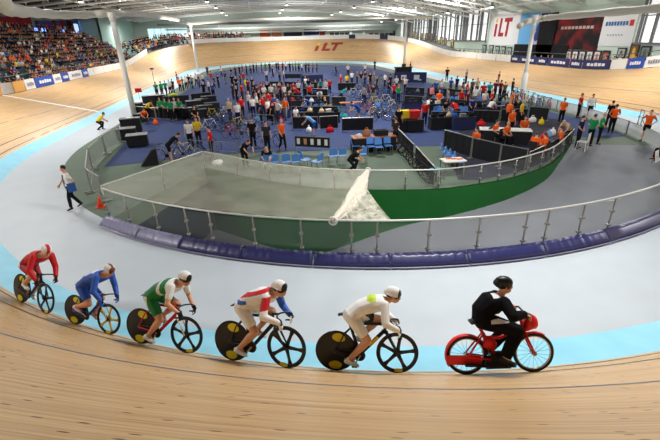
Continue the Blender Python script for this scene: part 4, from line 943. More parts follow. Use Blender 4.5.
# blue carpet
cp = [at(104, 167), V((-14.6, -24, 0)), V((-14.9, -15, 0)), V((-15, 15, 0)), V((-14.4, 24, 0))] + [V((14.6*math.cos(t), EL/2 - 2 + 12.5*math.sin(t), 0)) for t in [PI - PI*q/30 for q in range(2, 29)]] + [V((14.4, 24, 0)), V((14.6, 12, 0)), V((14.2, -15, 0)), at(590, 121), at(626, 136.5), at(590, 138), at(560, 134), at(442, 146), at(395, 147), at(345, 150), at(240, 153), at(200, 156)]
c = MB(); c.add([p + V((0, 0, .012)) for p in cp], [tuple(range(len(cp)))]); struct(c.build('floor_carpet', mat((52, 68, 114), .85, vary=.06, scale=1.5)))
c = MB(); P = [at(447, 147), at(468, 120), at(562, 119), at(574, 141), at(547, 162), at(515, 173), at(480, 180), at(458, 180)]; c.add([p + V((0, 0, .02)) for p in P], [tuple(range(len(P)))]); struct(c.build('floor_mat', mat((34, 36, 56), .85)))
# clear panel fences
CLEAR = sheer((206, 212, 206), .07, glossy=.3); STEEL = mat((150, 148, 142), .35, .6); RAILM = mat((206, 206, 200), .4, .3)
def panel_fence(label, base, zr0, h, posts, zb=0.1):
    t = thing('clear_panel_fence', label, 'fence'); c = MB(); HT = (lambda i: h if h > 1 else max(h, 1.2 - .4*i/20)); c.tube([p + V((0, 0, HT(i))) for i, p in enumerate(base)], .03, 8); c.build('top_rail', RAILM, t, True)
    for a, b in zip(posts, posts[1:]):
        P = base[a:b+1]; c = MB(); c.slab([p + V((0, 0, HT(a+i)-.08)) for i, p in enumerate(P)], [p + V((0, 0, zb)) for p in P], .012); c.build('panel', CLEAR, t)
    for a in posts:
        p = base[a]; q = (base[min(a+1, len(base)-1)] - base[max(a-1, 0)]).normalized(); c = MB(); c.tube([p, p + V((0, 0, HT(a)))], .024, 8)
        for z in (.3, .65): c.box(p + V((0, 0, h*z)), (.1, .1, .05))
        c.build('post', STEEL, t, True)
    return t
def sample(P, N):
    L = [0.]
    for a, b in zip(P, P[1:]): L.append(L[-1] + (b-a).length)
    out = []; k = 0
    for i in range(N+1):
        s = L[-1]*i/N
        while k < len(L)-2 and L[k+1] < s: k += 1
        out.append(P[k].lerp(P[k+1], (s-L[k])/max(1e-6, L[k+1]-L[k])))
    return out
fb_ = [inner(t_left + (-.32 - t_left)*i/200) for i in range(201)]
def idx_px(B, px, z=.3):
    best = None
    for i, p in enumerate(B):
        q = proj(p + V((0, 0, z)))
        if q and (best is None or abs(q[0]-px) < best[0]): best = (abs(q[0]-px), i)
    return best[1]
ps = sorted({0} | {idx_px(fb_, x) for x in (130, 161, 191, 211, 253, 301, 351, 374, 425, 474, 523, 541, 576, 609, 640)} | {200})
panel_fence('low clear panel fence with a steel rail behind the blue pads by the track', fb_, 0, 1.2, ps, .12)
ub = sample([PL] + IWL[:1], 20)[:-1] + sample(IWL, 120)
for i in range(len(ub)): pass
ups = [0, 10, 20] + [20 + idx_px(ub[20:], x, .3) for x in (236, 268, 300, 335, 368, 404, 440, 480, 498, 516, 530, 541, 552, 562)] + [len(ub)-1]
panel_fence('clear panel fence with a pale rail along the top of the green ramp wall', ub, 0, .8, sorted(set(ups)), .08)
# pads along the outside of the front fence
PADM = [mat((46, 47, 98), .35, bump=.7, scale=6., spec=.6), mat((140, 138, 170), .35, bump=.5, scale=5., spec=.6)]  # second entry is blue vinyl with pale glare painted into its colour
px = [103, 145, 186, 246, 315, 386, 462, 535, 598, 642, 690]
pads = [idx_px(fb_, x + (0 if x > 103 else 2), 0) for x in px]; pads[0] = 0
ptxt = ['pale glare faced pad at the left end of the fence by the orange cone', 'glare painted blue pad second from the left end of the fence', 'dark blue pad third from the left end of the fence', 'dark blue pad below the left half of the netting', 'dark blue pad below the bundled white net', 'dark blue pad below the fence just right of the bundled net', 'dark blue pad in front of the fence, above the black clad pacer', 'dark blue pad in front of the fence, right of the black clad pacer', 'dark blue pad second from the right edge along the fence', 'dark blue pad at the right edge along the fence']
for k, (a, b) in enumerate(zip(pads, pads[1:])):
    if b <= a: b = a+1
    P = fb_[a:b+1]; cen = V((0, -EL/2, 0)); t = thing('barrier_pad', ptxt[k], 'pad', (0, 0, 0), 0, 'pads along the front fence')
    o_ = [(p-cen).normalized() for p in P]; A = [p + q*.1 + V((0, 0, .3)) for p, q in zip(P, o_)]; B = [p + q*.42 + V((0, 0, .02)) for p, q in zip(P, o_)]
    if len(A) > 2: A[0] = A[0].lerp(A[1], .15); B[0] = B[0].lerp(B[1], .15)
    c = MB(); M_ = len(A)*2; rows = []
    A2, B2 = sample(A, 24), sample(B, 24); random.seed(k); vs = []
    for i in range(25):
        w = .02*math.sin(i*2.4 + k) + random.uniform(-.012, .012); n_ = (A2[i]-B2[i]).cross(V((1, 0, 0))); u = V((0, 0, 1)) * .4 + (B2[i]-A2[i]).normalized()*0
        for f in (0, .33, .66, 1): vs.append(A2[i].lerp(B2[i], f) + V((0, 0, (.05 + w)*math.sin(PI*(.15 + .7*f)))))
        vs.append(A2[i].lerp(B2[i], .5) + V((0, .12, -.13)))
    fs = []
    for i in range(24):
        for j in range(5): fs.append((i*5+j, i*5+(j+1) % 5, (i+1)*5+(j+1) % 5, (i+1)*5+j))
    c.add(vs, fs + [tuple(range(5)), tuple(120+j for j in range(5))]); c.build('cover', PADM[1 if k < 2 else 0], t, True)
    c = MB(); c.tube([p + V((0, 0, .03)) for p in B2], .018, 5); c.build('highlight_hem', PADM[1], t)  # pale glare tone paints a highlight along the lower edge
# netting over the mouth of the ramp, gathered at its right end
NETM = sheer((216, 212, 194), .27, vary=.05, scale=1.2); NETD = sheer((232, 226, 208), .84, vary=.1, scale=5.)
i1 = 20 + idx_px(ub[20:], 366, .8); j1 = idx_px(fb_, 340, 1.2)
U = [p + V((0, 0, max(.84, 1.24 - .4*(p-PL).length/(IWL[0]-PL).length))) for p in sample(ub[:i1+1], 60)]; F = [p + V((0, 0, 1.24)) for p in sample(fb_[:j1+1], 60)]
c = MB(); vs = []
for i in range(61):
    for j in range(9): f = j/8; vs.append(U[i].lerp(F[i], f) + V((0, 0, -.1*math.sin(PI*f)*min(1, i/20) + .012*math.sin(i*1.3 + j*2))))
fs = [(i*9+j, i*9+j+1, (i+1)*9+j+1, (i+1)*9+j) for i in range(60) for j in range(8)]; c.add(vs, fs)
net = thing('safety_net', 'white netting stretched over the ramp between two fences and gathered in a bundle', 'net'); c.build('net_sheet', NETM, net, True)
p0, p1 = at(368, 170, .86), at(333, 221, 1.24); random.seed(5); c = MB(); vs = []; n1, n2 = 22, 20
ax = (p1-p0); fa, fb2 = frame(ax)
for i in range(n1+1):
    f = i/n1; r = (.06 + .16*math.sin(PI*min(1, f*1.02))**.8)*(1.1 if .2 < f < .65 else .85)
    for k in range(n2):
        a = 2*PI*k/n2; rr = r*(1 + .22*math.sin(3*a + 5*f) + .12*math.sin(7*a - 9*f)); vs.append(p0 + ax*f + fa*(rr*math.cos(a)) + fb2*(rr*math.sin(a)) + V((0, 0, -.22*math.sin(PI*f))))
c.add(vs, [(i*n2+k, i*n2+(k+1) % n2, (i+1)*n2+(k+1) % n2, (i+1)*n2+k) for i in range(n1) for k in range(n2)] + [tuple(range(n2)), tuple(n1*n2+k for k in range(n2))])
c.build('bundle', mat((212, 206, 190), .85, vary=.14, scale=9., bump=.6), net, True)
c = MB(); vs = []; q0, q1 = p0.lerp(p1, .3) + V((0, 0, -.1)), p1; r0, r1 = at(392, 222, 1.22), p1; ff = 18
for i in range(ff+1):
    f = i/ff; top = p0.lerp(p1, .22 + .7*f) + V((0, 0, -.12 + .1*f)); bot = fb_[idx_px(fb_, 392 - 56*f, 1.2)] + V((0, 0, 1.22))
    for j in range(7): g = j/6; vs.append(top.lerp(bot, g) + V((0, .07*math.sin(i*2.1)*(1-g), .06*math.sin(i*2.1 + j*.4)*(1-g*.6) - .1*math.sin(PI*g))))
c.add(vs, [(i*7+j, i*7+j+1, (i+1)*7+j+1, (i+1)*7+j) for i in range(ff) for j in range(6)]); c.build('loose_fold', sheer((232, 226, 210), .46, vary=.22, scale=4.), net, True)
for p, r in ((p0, .09), (p1, .1)): c = MB(); c.ring(p, ax, r, .025, 16, 6); c.build('rope', WHITE, net, True)
# mesh barriers at the left of the infield
MESHM = sheer((150, 158, 150), .34)
def mesh_barrier(a, b, h, lab):
    a, b = V(a), V(b); t = thing('mesh_barrier', lab, 'barrier', (0, 0, 0), 0, 'grey mesh barriers at the left of the infield'); c = MB(); c.tube([a + V((0, 0, .05)), a + V((0, 0, h)), b + V((0, 0, h)), b + V((0, 0, .05))], .028, 8); c.tube([a + V((0, 0, .15)), b + V((0, 0, .15))], .022, 6); c.build('frame', STEEL, t)
    c = MB(); c.slab([a + V((0, 0, h-.03)), b + V((0, 0, h-.03))], [a + V((0, 0, .16)), b + V((0, 0, .16))], .006); c.build('mesh_panel', MESHM, t)
    d = (b-a).normalized(); 
    for p in (a, b): c = MB(); c.box(p + V((0, 0, .03)), (.5, .06, .05), rot_to(V((-d.y, d.x, 0)), (0, 0, 1))); c.build('foot', STEEL, t)
pA, pB, pC, pD = at(116, 146), at(91, 166), at(88, 187), at(104, 205)
mesh_barrier(at(106, 202), at(93, 193), 1.0, 'grey mesh barrier behind the orange cone, nearest of the row')
mesh_barrier(at(92, 192), at(93, 170), 1.0, 'grey mesh barrier second from the orange cone'); mesh_barrier(at(93, 169), at(106, 155), 1.0, 'grey mesh barrier third from the orange cone')
mesh_barrier(at(107, 154), at(122, 143), 1.0, 'grey mesh barrier last before the black cases')
# white hoardings and clear screens at the right edge
def hoard(a, b, h, lab, m_): 
    t = thing('barrier_screen', lab, 'barrier', (0, 0, 0), 0, 'white screens on the right of the infield'); c = MB(); a, b = V(a), V(b); c.slab([a + V((0, 0, h)), b + V((0, 0, h))], [a + V((0, 0, .06)), b + V((0, 0, .06))], .02); c.build('panel', m_, t)
    c = MB()
    for p in (a, b): c.tube([p, p + V((0, 0, h+.03))], .03, 6)
    c.tube([a + V((0, 0, h)), b + V((0, 0, h))], .02, 6); c.build('frame', STEEL, t)
HM = sheer((214, 220, 220), .5); hp = [(536, 104), (556, 110), (580, 117), (602, 125), (626, 134), (660, 150), (700, 172)]
for k, (a, b) in enumerate(zip(hp, hp[1:])): hoard(at(*a), at(*b), .72, ['white translucent screen behind the parked bicycles on the right', 'white translucent screen behind the orange shirted helper', 'white translucent screen behind the man in red', 'white translucent screen behind the two helpers in green', 'white translucent screen behind the helper in black shorts', 'white translucent screen at the right edge behind the warning sign'][k], HM)
# cone
t = thing('traffic_cone', 'small orange traffic cone at the left end of the pads', 'cone', at(101, 207), 0, None, .78); c = MB(); c.tube([(0, 0, .03), (0, 0, .25), (0, 0, .48), (0, 0, .52)], [.15, .1, .045, .03], 20); c.build('cone_body', mat((232, 74, 34), .5), t, True); c = MB(); c.box((0, 0, .02), (.4, .4, .04)); c.build('base', mat((226, 70, 30), .5), t)
# warning sign at the right edge
p = at(656, 162); t = thing('warning_sign', 'white board with a red ring and slash over a black figure at the right edge', 'sign', p, .5)
c = MB(); R_ = Matrix.Rotation(-.25, 3, 'X'); c.box((0, 0, .28), (.62, .03, .5), R_); c.build('board', mat((236, 234, 232), .5), t)
c = MB(); c.ring(R_ @ V((0, -.02, .29)), R_ @ V((0, 1, 0)), .18, .02, 28, 6); c.tube([R_ @ V((-.12, -.02, .41)), R_ @ V((.12, -.02, .17))], .015, 6); c.build('prohibition_ring', mat((206, 44, 50), .5), t, True)
c = MB(); c.ball(R_ @ V((0, -.02, .38)), (.025, .01, .025)); c.tube([R_ @ V((0, -.02, .35)), R_ @ V((.03, -.02, .27))], .025, 6); c.tube([R_ @ V((.03, -.02, .27)), R_ @ V((-.05, -.02, .19))], .018, 6); c.tube([R_ @ V((.03, -.02, .27)), R_ @ V((.08, -.02, .2))], .018, 6); c.build('sign_figure', DK, t)
c = MB(); c.tube([(-.25, .1, 0), (-.25, -.02, .3)], .015, 6); c.tube([(.25, .1, 0), (.25, -.02, .3)], .015, 6); c.build('stand', DK, t)
# ------------------------------------------------------------------ pit area: furniture, bicycles, people
BLKC = mat((22, 24, 30), .8); NAVYC = mat((34, 40, 84), .75); PLAS = mat((86, 142, 214), .45); TBL = mat((216, 216, 210), .5); BRN = mat((170, 100, 58), .5)
def where(px, py):
    """a phrase that places a small thing"""
    return None
# --- black cloth barriers
nbar = {}
def barrier(x0, y0, x1, y1, lab, h=.85, m_=BLKC):
    a, b = at(x0, y0), at(x1, y1); mid = (a+b)/2; d = b-a; L = d.length; t = thing('cloth_barrier', lab, 'barrier', mid, math.atan2(d.y, d.x), 'black cloth barriers of the team pens')
    c = MB(); n = 12; P = [V((-L/2 + L*i/n, .012*math.sin(i*2.2), 0)) for i in range(n+1)]; c.slab([p + V((0, 0, h-.04)) for p in P], [p + V((0, 0, .08)) for p in P], .02); c.build('cloth', m_, t)
    c = MB(); c.tube([(-L/2, 0, 0), (-L/2, 0, h), (L/2, 0, h), (L/2, 0, 0)], .028, 6); c.build('frame', STEEL, t)
    for s in (-1, 1): c = MB(); c.box((s*L/2, 0, .02), (.06, .45, .04)); c.build('foot', STEEL, t)
    return t
rows = [('farthest', [(270, 89, 283, 89), (285, 89, 301, 90), (303, 90, 318, 90), (338, 91, 356, 91)]), ('second farthest', [(264, 96, 280, 96), (282, 96, 300, 97), (303, 97, 328, 98)]),
        ('third farthest', [(262, 104, 280, 104), (283, 105, 303, 106), (305, 106, 330, 106), (332, 107, 346, 107)]), ('middle', [(268, 113, 288, 114), (292, 118, 311, 119), (313, 118, 338, 118)]), ('nearest', [(293, 130, 318, 130), (320, 130, 338, 129), (342, 132, 373, 131)])]
for nm, R_ in rows:
    for k, q in enumerate(R_): barrier(*q, 'black cloth barrier of the central pens, %s row, %s from left' % (nm, ordn(k)))
rows = [('farthest', [(405, 96, 424, 97), (427, 97, 446, 98), (448, 98, 468, 100)]), ('middle', [(404, 106, 422, 107), (428, 109, 448, 110), (450, 110, 469, 112), (471, 112, 500, 114)]), ('nearest', [(431, 124, 449, 125), (452, 124, 470, 125), (472, 123, 498, 124), (500, 122, 526, 122), (528, 119, 547, 121)])]
for nm, R_ in rows:
    for k, q in enumerate(R_): barrier(*q, 'black cloth barrier of the right hand pens, %s row, %s from the left' % (nm, ordn(k)))
barrier(395, 139, 413, 160, 'black cloth barrier set at a slant beside the dark table, far half', .75); barrier(415, 162, 434, 186, 'black cloth barrier set at a slant beside the dark table, near half', .75)
for k, q in enumerate([(443, 149, 470, 158), (471, 158.5, 498, 166), (499, 166.5, 524, 172)]): barrier(*q, 'tall black cloth barrier behind the row of four blue chairs, %s from the left' % ordn(k), 1.0)
for k, q in enumerate([(527, 168, 547, 158), (548, 157, 570, 143)]): barrier(*q, 'black cloth barrier inside the fence above the green wall, %s from the left' % ordn(k), .72)
for k, q in enumerate([(135, 117, 156, 119), (157, 119, 176, 120), (177, 120, 200, 119), (170, 106, 190, 104), (192, 103, 212, 101)]): barrier(*q, 'black cloth barrier beside the green shirted team on the left, %s of five' % ordn(k))
# --- tables
def table(px, py, w, d, lab, top=TBL, cloth=None, rz=0., h=.74, items=()):
    p = at(px, py); t = thing('table', lab, 'table', p, rz); c = MB(); c.box((0, 0, h), (w, d, .04)); c.build('table_top', top, t)
    if cloth: c = MB(); c.box((0, 0, h/2), (w-.04, d-.04, h-.06)); c.build('skirt', cloth, t)
    else:
        for sx in (-1, 1):
            for sy in (-1, 1): c = MB(); c.tube([(sx*(w/2-.06), sy*(d/2-.06), 0), (sx*(w/2-.06), sy*(d/2-.06), h-.02)], .022, 6); c.build('leg', STEEL, t)
    return p, h, rz
def on(tb, dx, dy, name, lab, cat, mb, m_, smooth=False, group=None):
    p, h, rz = tb; q = p + Matrix.Rotation(rz, 3, 'Z') @ V((dx, dy, h + .02)); o = mb.build(name, m_, None, smooth, q); o.rotation_euler = (0, 0, rz); return tag(o, lab, cat, group)
def bagm(w, d, h): c = MB(); c.tube([(0, 0, 0), (0, 0, h*.3), (0, 0, h*.8), (0, 0, h)], [(w/2, d/2), (w*.55, d*.55), (w*.45, d*.4), (w*.2, d*.15)], 12, side=(1, 0, 0)); c.ring((0, 0, h), (0, 1, 0), w*.2, .02, 12, 5); return c
def helm(): c = MB(); c.ball((0, 0, .02), (.16, .11, .14), cut=.35, n=14); c.ball((-.12, 0, .06), (.08, .07, .06)); return c
T1 = table(373, 150, 2.3, .8, 'long dark table with an orange edge behind the green ramp wall', BRN, BLKC)
on(T1, -.75, 0, 'cycling_helmet', 'white cycling helmet on the left end of the dark table', 'helmet', helm(), WHITE, True); on(T1, -.35, .05, 'bag', 'brown bag on the dark table beside the white helmet', 'bag', bagm(.4, .28, .34), mat((170, 112, 72), .7), True)
c = MB(); c.box((0, 0, .14), (.7, .35, .28)); c.box((0, 0, .29), (.5, .05, .03)); on(T1, .4, 0, 'equipment_case', 'black case on the right half of the dark table', 'case', c, BLKC)
T2 = table(451, 177, .95, .6, 'small white table with orange bits near the four blue chairs', TBL)
for q in range(3): c = MB(); c.tube([(0, 0, .03), (.2, .03, .03), (.26, .04, .03)], [.03, .03, .012], 8); o = on(T2, -.25 + .2*q, .1 - .1*q, 'orange_bottle', 'orange bottle lying on the small white table, %s from the left' % ordn(q), 'bottle', c, mat((226, 110, 40), .5), True, 'orange bottles on the small white table')
T3 = table(503, 143, 2.6, .8, 'long white topped table where the orange shirted officials sit', TBL, BLKC, -.45)
T4 = table(545, 152, 1.6, .8, 'dark cloth table piled with papers and coloured bags on the right', mat((60, 62, 84), .6), BLKC, .6)
T5 = table(350, 112, 1.6, .7, 'orange edged table in the middle of the pens', BRN, None)
T6 = table(312, 82.5, 2.9, .9, 'navy cloth table at the far edge of the carpet', NAVYC, NAVYC, 0, .95)
T7 = table(188, 118, 1.4, .7, 'black cloth table with white papers beside the green shirts', BLKC, BLKC, .3)
T8 = table(176, 104, 2.2, .7, 'black cloth table under a yellow cloth behind the green shirts', BLKC, BLKC, .3)
c = MB(); c.tube([(-.4, 0, .05), (0, .05, .12), (.4, 0, .05)], [(.06, .2), (.14, .25), (.05, .2)], 10, side=(0, 0, 1)); on(T8, -.1, 0, 'cloth_bundle', 'yellow green cloth bundle on the table behind the green shirts', 'cloth', c, mat((196, 214, 50), .8), True)
for q in range(5):
    c = MB(); c.box((0, 0, .012), (.3, .21, .024)); c.box((.02, .01, .03), (.28, .2, .012)); on(T3, -1 + .5*q, .1*(-1)**q, 'paper_stack', 'white paper stack on the officials table, %s from the left' % ordn(q), 'papers', c, WHITE, False, 'paper stacks on the officials table')
for q, (cn, nm) in enumerate((('red', 'red'), ('light blue', 'light blue'), ('white', 'white'))): on(T4, -.5 + .5*q, 0, 'bag', '%s bag on the dark cloth table among the orange shirts' % nm, 'bag', bagm(.4, .3, .3), CM[cn], True)
for q in range(2): c = MB(); c.box((0, 0, .015), (.3, .21, .03)); c.box((.02, .02, .035), (.26, .18, .01)); on(T7, -.3 + .55*q, 0, 'paper_stack', ('white paper stack on the left of the black cloth table', 'white paper stack on the right of the black cloth table')[q], 'papers', c, WHITE)
# long low banners and desk at the far side
def banner_stand(x0, y0, x1, y1, h, lab, m_, marks=None):
    a, b = at(x0, y0), at(x1, y1); d = b-a; L = d.length; t = thing('banner_stand', lab, 'banner', (a+b)/2, math.atan2(d.y, d.x)); c = MB(); c.box((0, 0, h/2 + .05), (L, .08, h-.1)); c.build('panel', m_, t)
    for s in (-1, 1): c = MB(); c.box((s*L*.42, .05, .05), (.06, .5, .1)); c.build('foot', DK, t)
    if marks:
        for s in (-.2, .2): c = MB(); c.box((s*L, -.05, h*.55), (L*.17, .02, h*.42)); c.box((s*L + L*.1, -.05, h*.33), (L*.1, .02, h*.1)); c.build('banner_marking', mat(marks, .6), t)
banner_stand(394, 83.5, 426, 83.5, 1.3, 'navy banner with two white emblems at the far right of the carpet', NAVYC, (206, 208, 216)); banner_stand(285, 79, 303, 79, .7, 'long low black banner at the far edge of the carpet', mat((36, 44, 40), .7))
p = at(403, 74); t = thing('timing_desk', 'black timing desk behind the navy banner', 'desk', p); c = MB(); c.box((0, 0, .95), (2.6, .9, .12)); c.build('desk_top', BLKC, t); c = MB(); c.box((0, 0, .45), (2.4, .8, .9)); c.build('skirt', BLKC, t); c = MB(); c.box((0, -.2, 1.25), (.6, .06, .4)); c.box((0, -.18, 1.04), (.1, .1, .08)); c.build('monitor', DK, t)
# notice board
p0, p1 = at(296, 153), at(330, 155); d = p1-p0; t = thing('notice_board', 'black notice board with five papers standing behind the blue chairs', 'board', (p0+p1)/2, math.atan2(d.y, d.x)); L = d.length
c = MB(); c.box((0, 0, .62), (L, .05, .5)); c.build('board', BLKC, t); c = MB(); c.tube([(-L/2, 0, 0), (-L/2, 0, .9), (L/2, 0, .9), (L/2, 0, 0)], .025, 6); c.build('frame', STEEL, t)
for q in range(5): c = MB(); c.box((-L*.4 + L*.2*q, -.035, .64), (.16, .01, .3)); c.build('paper', mat((190, 140, 96), .7) if q == 1 else WHITE, t)
# --- chairs
def chair_proto():
    t = thing('plastic_chair', 'x', 'chair'); c = MB(); P = [V((-.21, -.2, .43)), V((.0, -.2, .42)), V((.2, -.2, .44))]; c.slab([p + V((0, .4, 0)) for p in P], P, .025); c.build('seat', PLAS, t)
    c = MB(); A = [V((-.27, -.19 + .38*q/6, .88 - .06*abs(q-3)/3)) for q in range(7)]; B = [V((-.19, -.2 + .4*q/6, .5)) for q in range(7)]; c.slab(A, B, .025); c.build('backrest', PLAS, t)
    for sx in (-1, 1):
        for sy in (-1, 1): c = MB(); c.tube([(sx*.17, sy*.17, .43), (sx*.22, sy*.21, 0)], .013, 6); c.build('leg', STEEL, t)
    return t
CP = chair_proto(); first = [True]
def chair(px, py, rz, lab, grp):
    p = at(px, py)
    if first[0]: first[0] = False; CP.location = p; CP.rotation_euler = (0, 0, rz); CP['label'] = lab; CP['group'] = grp; return CP
    return dup(CP, p, rz, lab, grp, random.uniform(.92, .98))
for k, x in enumerate((265, 275, 286, 296)): chair(x, 170, PI/2 + .1, 'blue plastic chair in the front row behind the fence, %s from the left' % ordn(k), 'blue chairs behind the net')
for k, (x, y, r) in enumerate(((306, 168, .4), (317, 170, 2.3), (333, 164, PI/2), (342, 163, PI/2))): chair(x, y, r, ['blue plastic chair turned sideways below the notice board', 'blue plastic chair facing out right of the sideways one', 'blue plastic chair below the right end of the notice board', 'blue plastic chair beside the crouching person in black'][k], 'blue chairs behind the net')
for k, (x, y, r) in enumerate(((356, 153, -.3), (362, 162, PI/2), (371, 154, -PI/2), (379, 155, -PI/2), (388, 153, -PI/2))): chair(x, y, r, 'blue plastic chair in front of the long dark table, %s from the left' % ordn(k), 'blue chairs at the long dark table')
for k, (x, y) in enumerate(((446, 161), (450, 164), (454.5, 167), (459, 170))): chair(x, y, -.6, 'blue plastic chair of the slanted row of four, %s from the back' % ordn(k), 'row of four blue chairs')
for g, L_ in (('central', ((274, 110), (279, 111), (285, 112), (304, 114), (310, 114), (316, 114), (322, 113), (308, 104), (297, 122), (303, 124))), ('right hand', ((432, 105), (436, 105), (440, 106), (445, 106), (452, 107), (457, 107), (434, 117), (440, 118), (447, 118), (454, 119), (461, 118), (466, 119), (480, 107), (486, 108), (494, 109), (378, 114), (384, 114)))):
    for k, (x, y) in enumerate(L_): chair(x, y, random.choice((PI/2, -PI/2, 0)), 'blue plastic chair between the %s pens, %s from the left' % (g, ordn(sorted(L_).index((x, y)))), 'blue chairs between the pens')
t = thing('white_chair', 'white plastic garden chair beside the man in navy on the right', 'chair', at(581, 150), 2.2); c = MB(); c.box((0, 0, .42), (.44, .44, .03)); c.build('seat', WHITE, t); c = MB(); c.box((-.22, 0, .66), (.03, .42, .44)); c.build('backrest', WHITE, t)
for sx in (-1, 1):
    for sy in (-1, 1): c = MB(); c.tube([(sx*.18, sy*.18, .42), (sx*.22, sy*.22, 0)], .02, 6); c.build('leg', WHITE, t)
t = thing('stool', 'small teal stool at the near end of the slanted black barrier', 'stool', at(434.5, 184), .3); c = MB(); c.box((0, 0, .62), (.45, .3, .06)); c.build('seat', mat((60, 150, 170), .5), t)
for sx in (-1, 1):
    for sy in (-1, 1): c = MB(); c.tube([(sx*.15, sy*.1, .6), (sx*.2, sy*.15, 0)], .015, 6); c.build('leg', DK, t)
# --- boxes, carts, coloured bins
def cart(px, py, w, d, h, lab, m_=BLKC, name='equipment_case', rz=0., tops=()):
    t = thing(name, lab, 'case', at(px, py), rz); c = MB(); c.box((0, 0, h/2 + .08), (w, d, h)); c.build('body', m_, t); c = MB(); c.box((0, 0, h + .11), (w + .04, d + .04, .06)); c.build('lid', mat((34, 34, 38), .4), t)
    for sx in (-1, 1):
        for sy in (-1, 1): c = MB(); c.tube([(sx*(w/2-.1), sy*(d/2-.1)-.02, .04), (sx*(w/2-.1), sy*(d/2-.1)+.02, .04)], .04, 8); c.build('caster', DK, t)
    return t
cart(128, 139, 1.1, .8, .55, 'black equipment case on wheels behind the mesh barrier, left one', rz=.2); cart(139, 146, 1.1, .8, .55, 'black equipment case on wheels behind the mesh barrier, near right one', rz=.2); cart(133, 133, 1.2, .7, .85, 'taller black equipment case with white papers behind the two low ones', rz=.2)
p = at(133, 133); c = MB(); c.box((0, 0, .01), (.4, .3, .02)); c.box((.05, 0, .025), (.36, .26, .01)); o = c.build('paper_stack', WHITE, None, loc=p + V((0, 0, .99))); tag(o, 'white paper stack on the taller black equipment case', 'papers')
c = MB(); c.add([(0, 0, 0), (.8, 0, 0), (.8, .5, 0), (0, .5, 0), (.62, 0, .75), (.8, 0, .8), (.8, .5, .8), (.62, .5, .75)], [(3, 2, 1, 0), (4, 5, 6, 7), (0, 1, 5, 4), (1, 2, 6, 5), (2, 3, 7, 6), (3, 0, 4, 7)]); o = c.build('wedge_case', BLKC, None, loc=at(141, 167)); o.rotation_euler = (0, 0, .2); tag(o, 'black wedge shaped case at the near left edge of the carpet', 'case')
for k, (x, y, w, h) in enumerate(((138, 113, 1.0, .7), (146, 112, 1.0, .5), (141, 122, .9, .5), (195, 112, 1.2, .8), (203, 110, 1.1, .8), (210, 108, 1.2, .9), (199, 119, 1.3, .6), (206, 116, 1.2, .7), (213, 113, 1.1, .7), (160, 104, 1.2, .7), (150, 106, 1.1, .8))):
    cart(x, y, w, .7, h, 'black equipment case in the team area left of centre, %s of eleven' % ordn(k), rz=.3)
cart(402, 131, 1.1, .9, .62, 'black cabinet under the yellow and red bins', rz=0); cart(413, 131, 1.0, .9, .62, 'black cabinet right of the one under the yellow bin', rz=0)
for x, cn in ((404, 'yellow'), (413.5, 'red')):
    p = at(x, 131); c = MB(); c.box((0, 0, .22), (.62, .5, .4), taper=1.06); c.box((0, 0, .44), (.7, .56, .06)); c.box((0, -.2, .3), (.2, .16, .06)); tag(c.build('storage_bin', mat(CL[cn], .5), None, loc=p + V((0, .1, .78))), '%s plastic bin on the black cabinets in mid carpet' % cn, 'bin')
p = at(140, 100); t = thing('flag_sign', 'small red flag on a pole beside the left white pillar', 'flag', p); c = MB(); c.tube([(0, 0, 0), (0, 0, 1.1)], .02, 6); c.build('pole', DK, t); c = MB(); c.slab([(-.3, 0, 1.15), (0, .05, 1.15), (.35, 0, 1.15)], [(-.3, 0, .75), (0, .05, .75), (.35, 0, .75)], .02); c.build('cloth', CM['red'], t)
p = at(155.5, 88); t = thing('camera_mast', 'tall thin black mast with a small head on the left of the infield', 'mast', p); c = MB(); c.tube([(0, 0, 0), (0, 0, 2.25)], [.035, .025], 6); c.build('pole', DK, t); c = MB(); c.box((0, 0, 2.32), (.4, .25, .18)); c.build('camera_head', DK, t)
for k in range(3): c = MB(); a = 2*PI*k/3; c.tube([(0, 0, .5), (.35*math.cos(a), .35*math.sin(a), 0)], .02, 5); c.build('leg', DK, t)
for g, L_, lb in (('central', [(275, 93), (292, 94), (312, 94), (272, 100), (290, 101), (315, 101), (271, 109), (293, 110), (318, 111), (281, 118), (303, 123), (329, 123)], 'table'), ('right hand', [(412, 101), (435, 102), (457, 104), (412, 111), (437, 114), (460, 116), (485, 118), (512, 117), (440, 129), (462, 129)], 'table')):
    for k, (x, y) in enumerate(L_):
        tb = table(x, y, 1.5, .6, 'black cloth table in the %s pens, %s counting from the back row' % (g, ordn(k)), BLKC, NAVYC if k % 3 == 0 else BLKC)
        for q in range(3):
            cc = random.choice(['white', 'red', 'blue', 'light blue', 'black', 'black', 'cream', 'grey', 'dark', 'navy']); m_ = bagm(.34, .24, .24) if q != 1 else MB().box((0, 0, .08), (.34, .24, .16)).box((0, 0, .17), (.36, .26, .03))
            on(tb, -.5 + .5*q, random.uniform(-.1, .1), 'kit_bag' if q != 1 else 'kit_box', '%s kit %s %s of table %s from the back, %s pens' % (cc, 'bag' if q != 1 else 'box', ['on the left', 'in the middle', 'on the right'][q], ordn(k), g), 'bag' if q != 1 else 'box', m_, CM[cc], q != 1, 'kit on the %s pen tables' % g)
def wheelm():
    w = MB(); w.ring((0, 0, .334), (0, 1, 0), .315, .02, 26, 6); [w.tube([(0, 0, .334), (.31*math.cos(a), 0, .334 + .31*math.sin(a))], .012, 4) for a in [2*PI*k/5 for k in range(5)]]; w.tube([(0, -.05, .334), (0, .05, .334)], .03, 8); return w.mesh('spare_wheel', TYRE, True)
WME = wheelm()
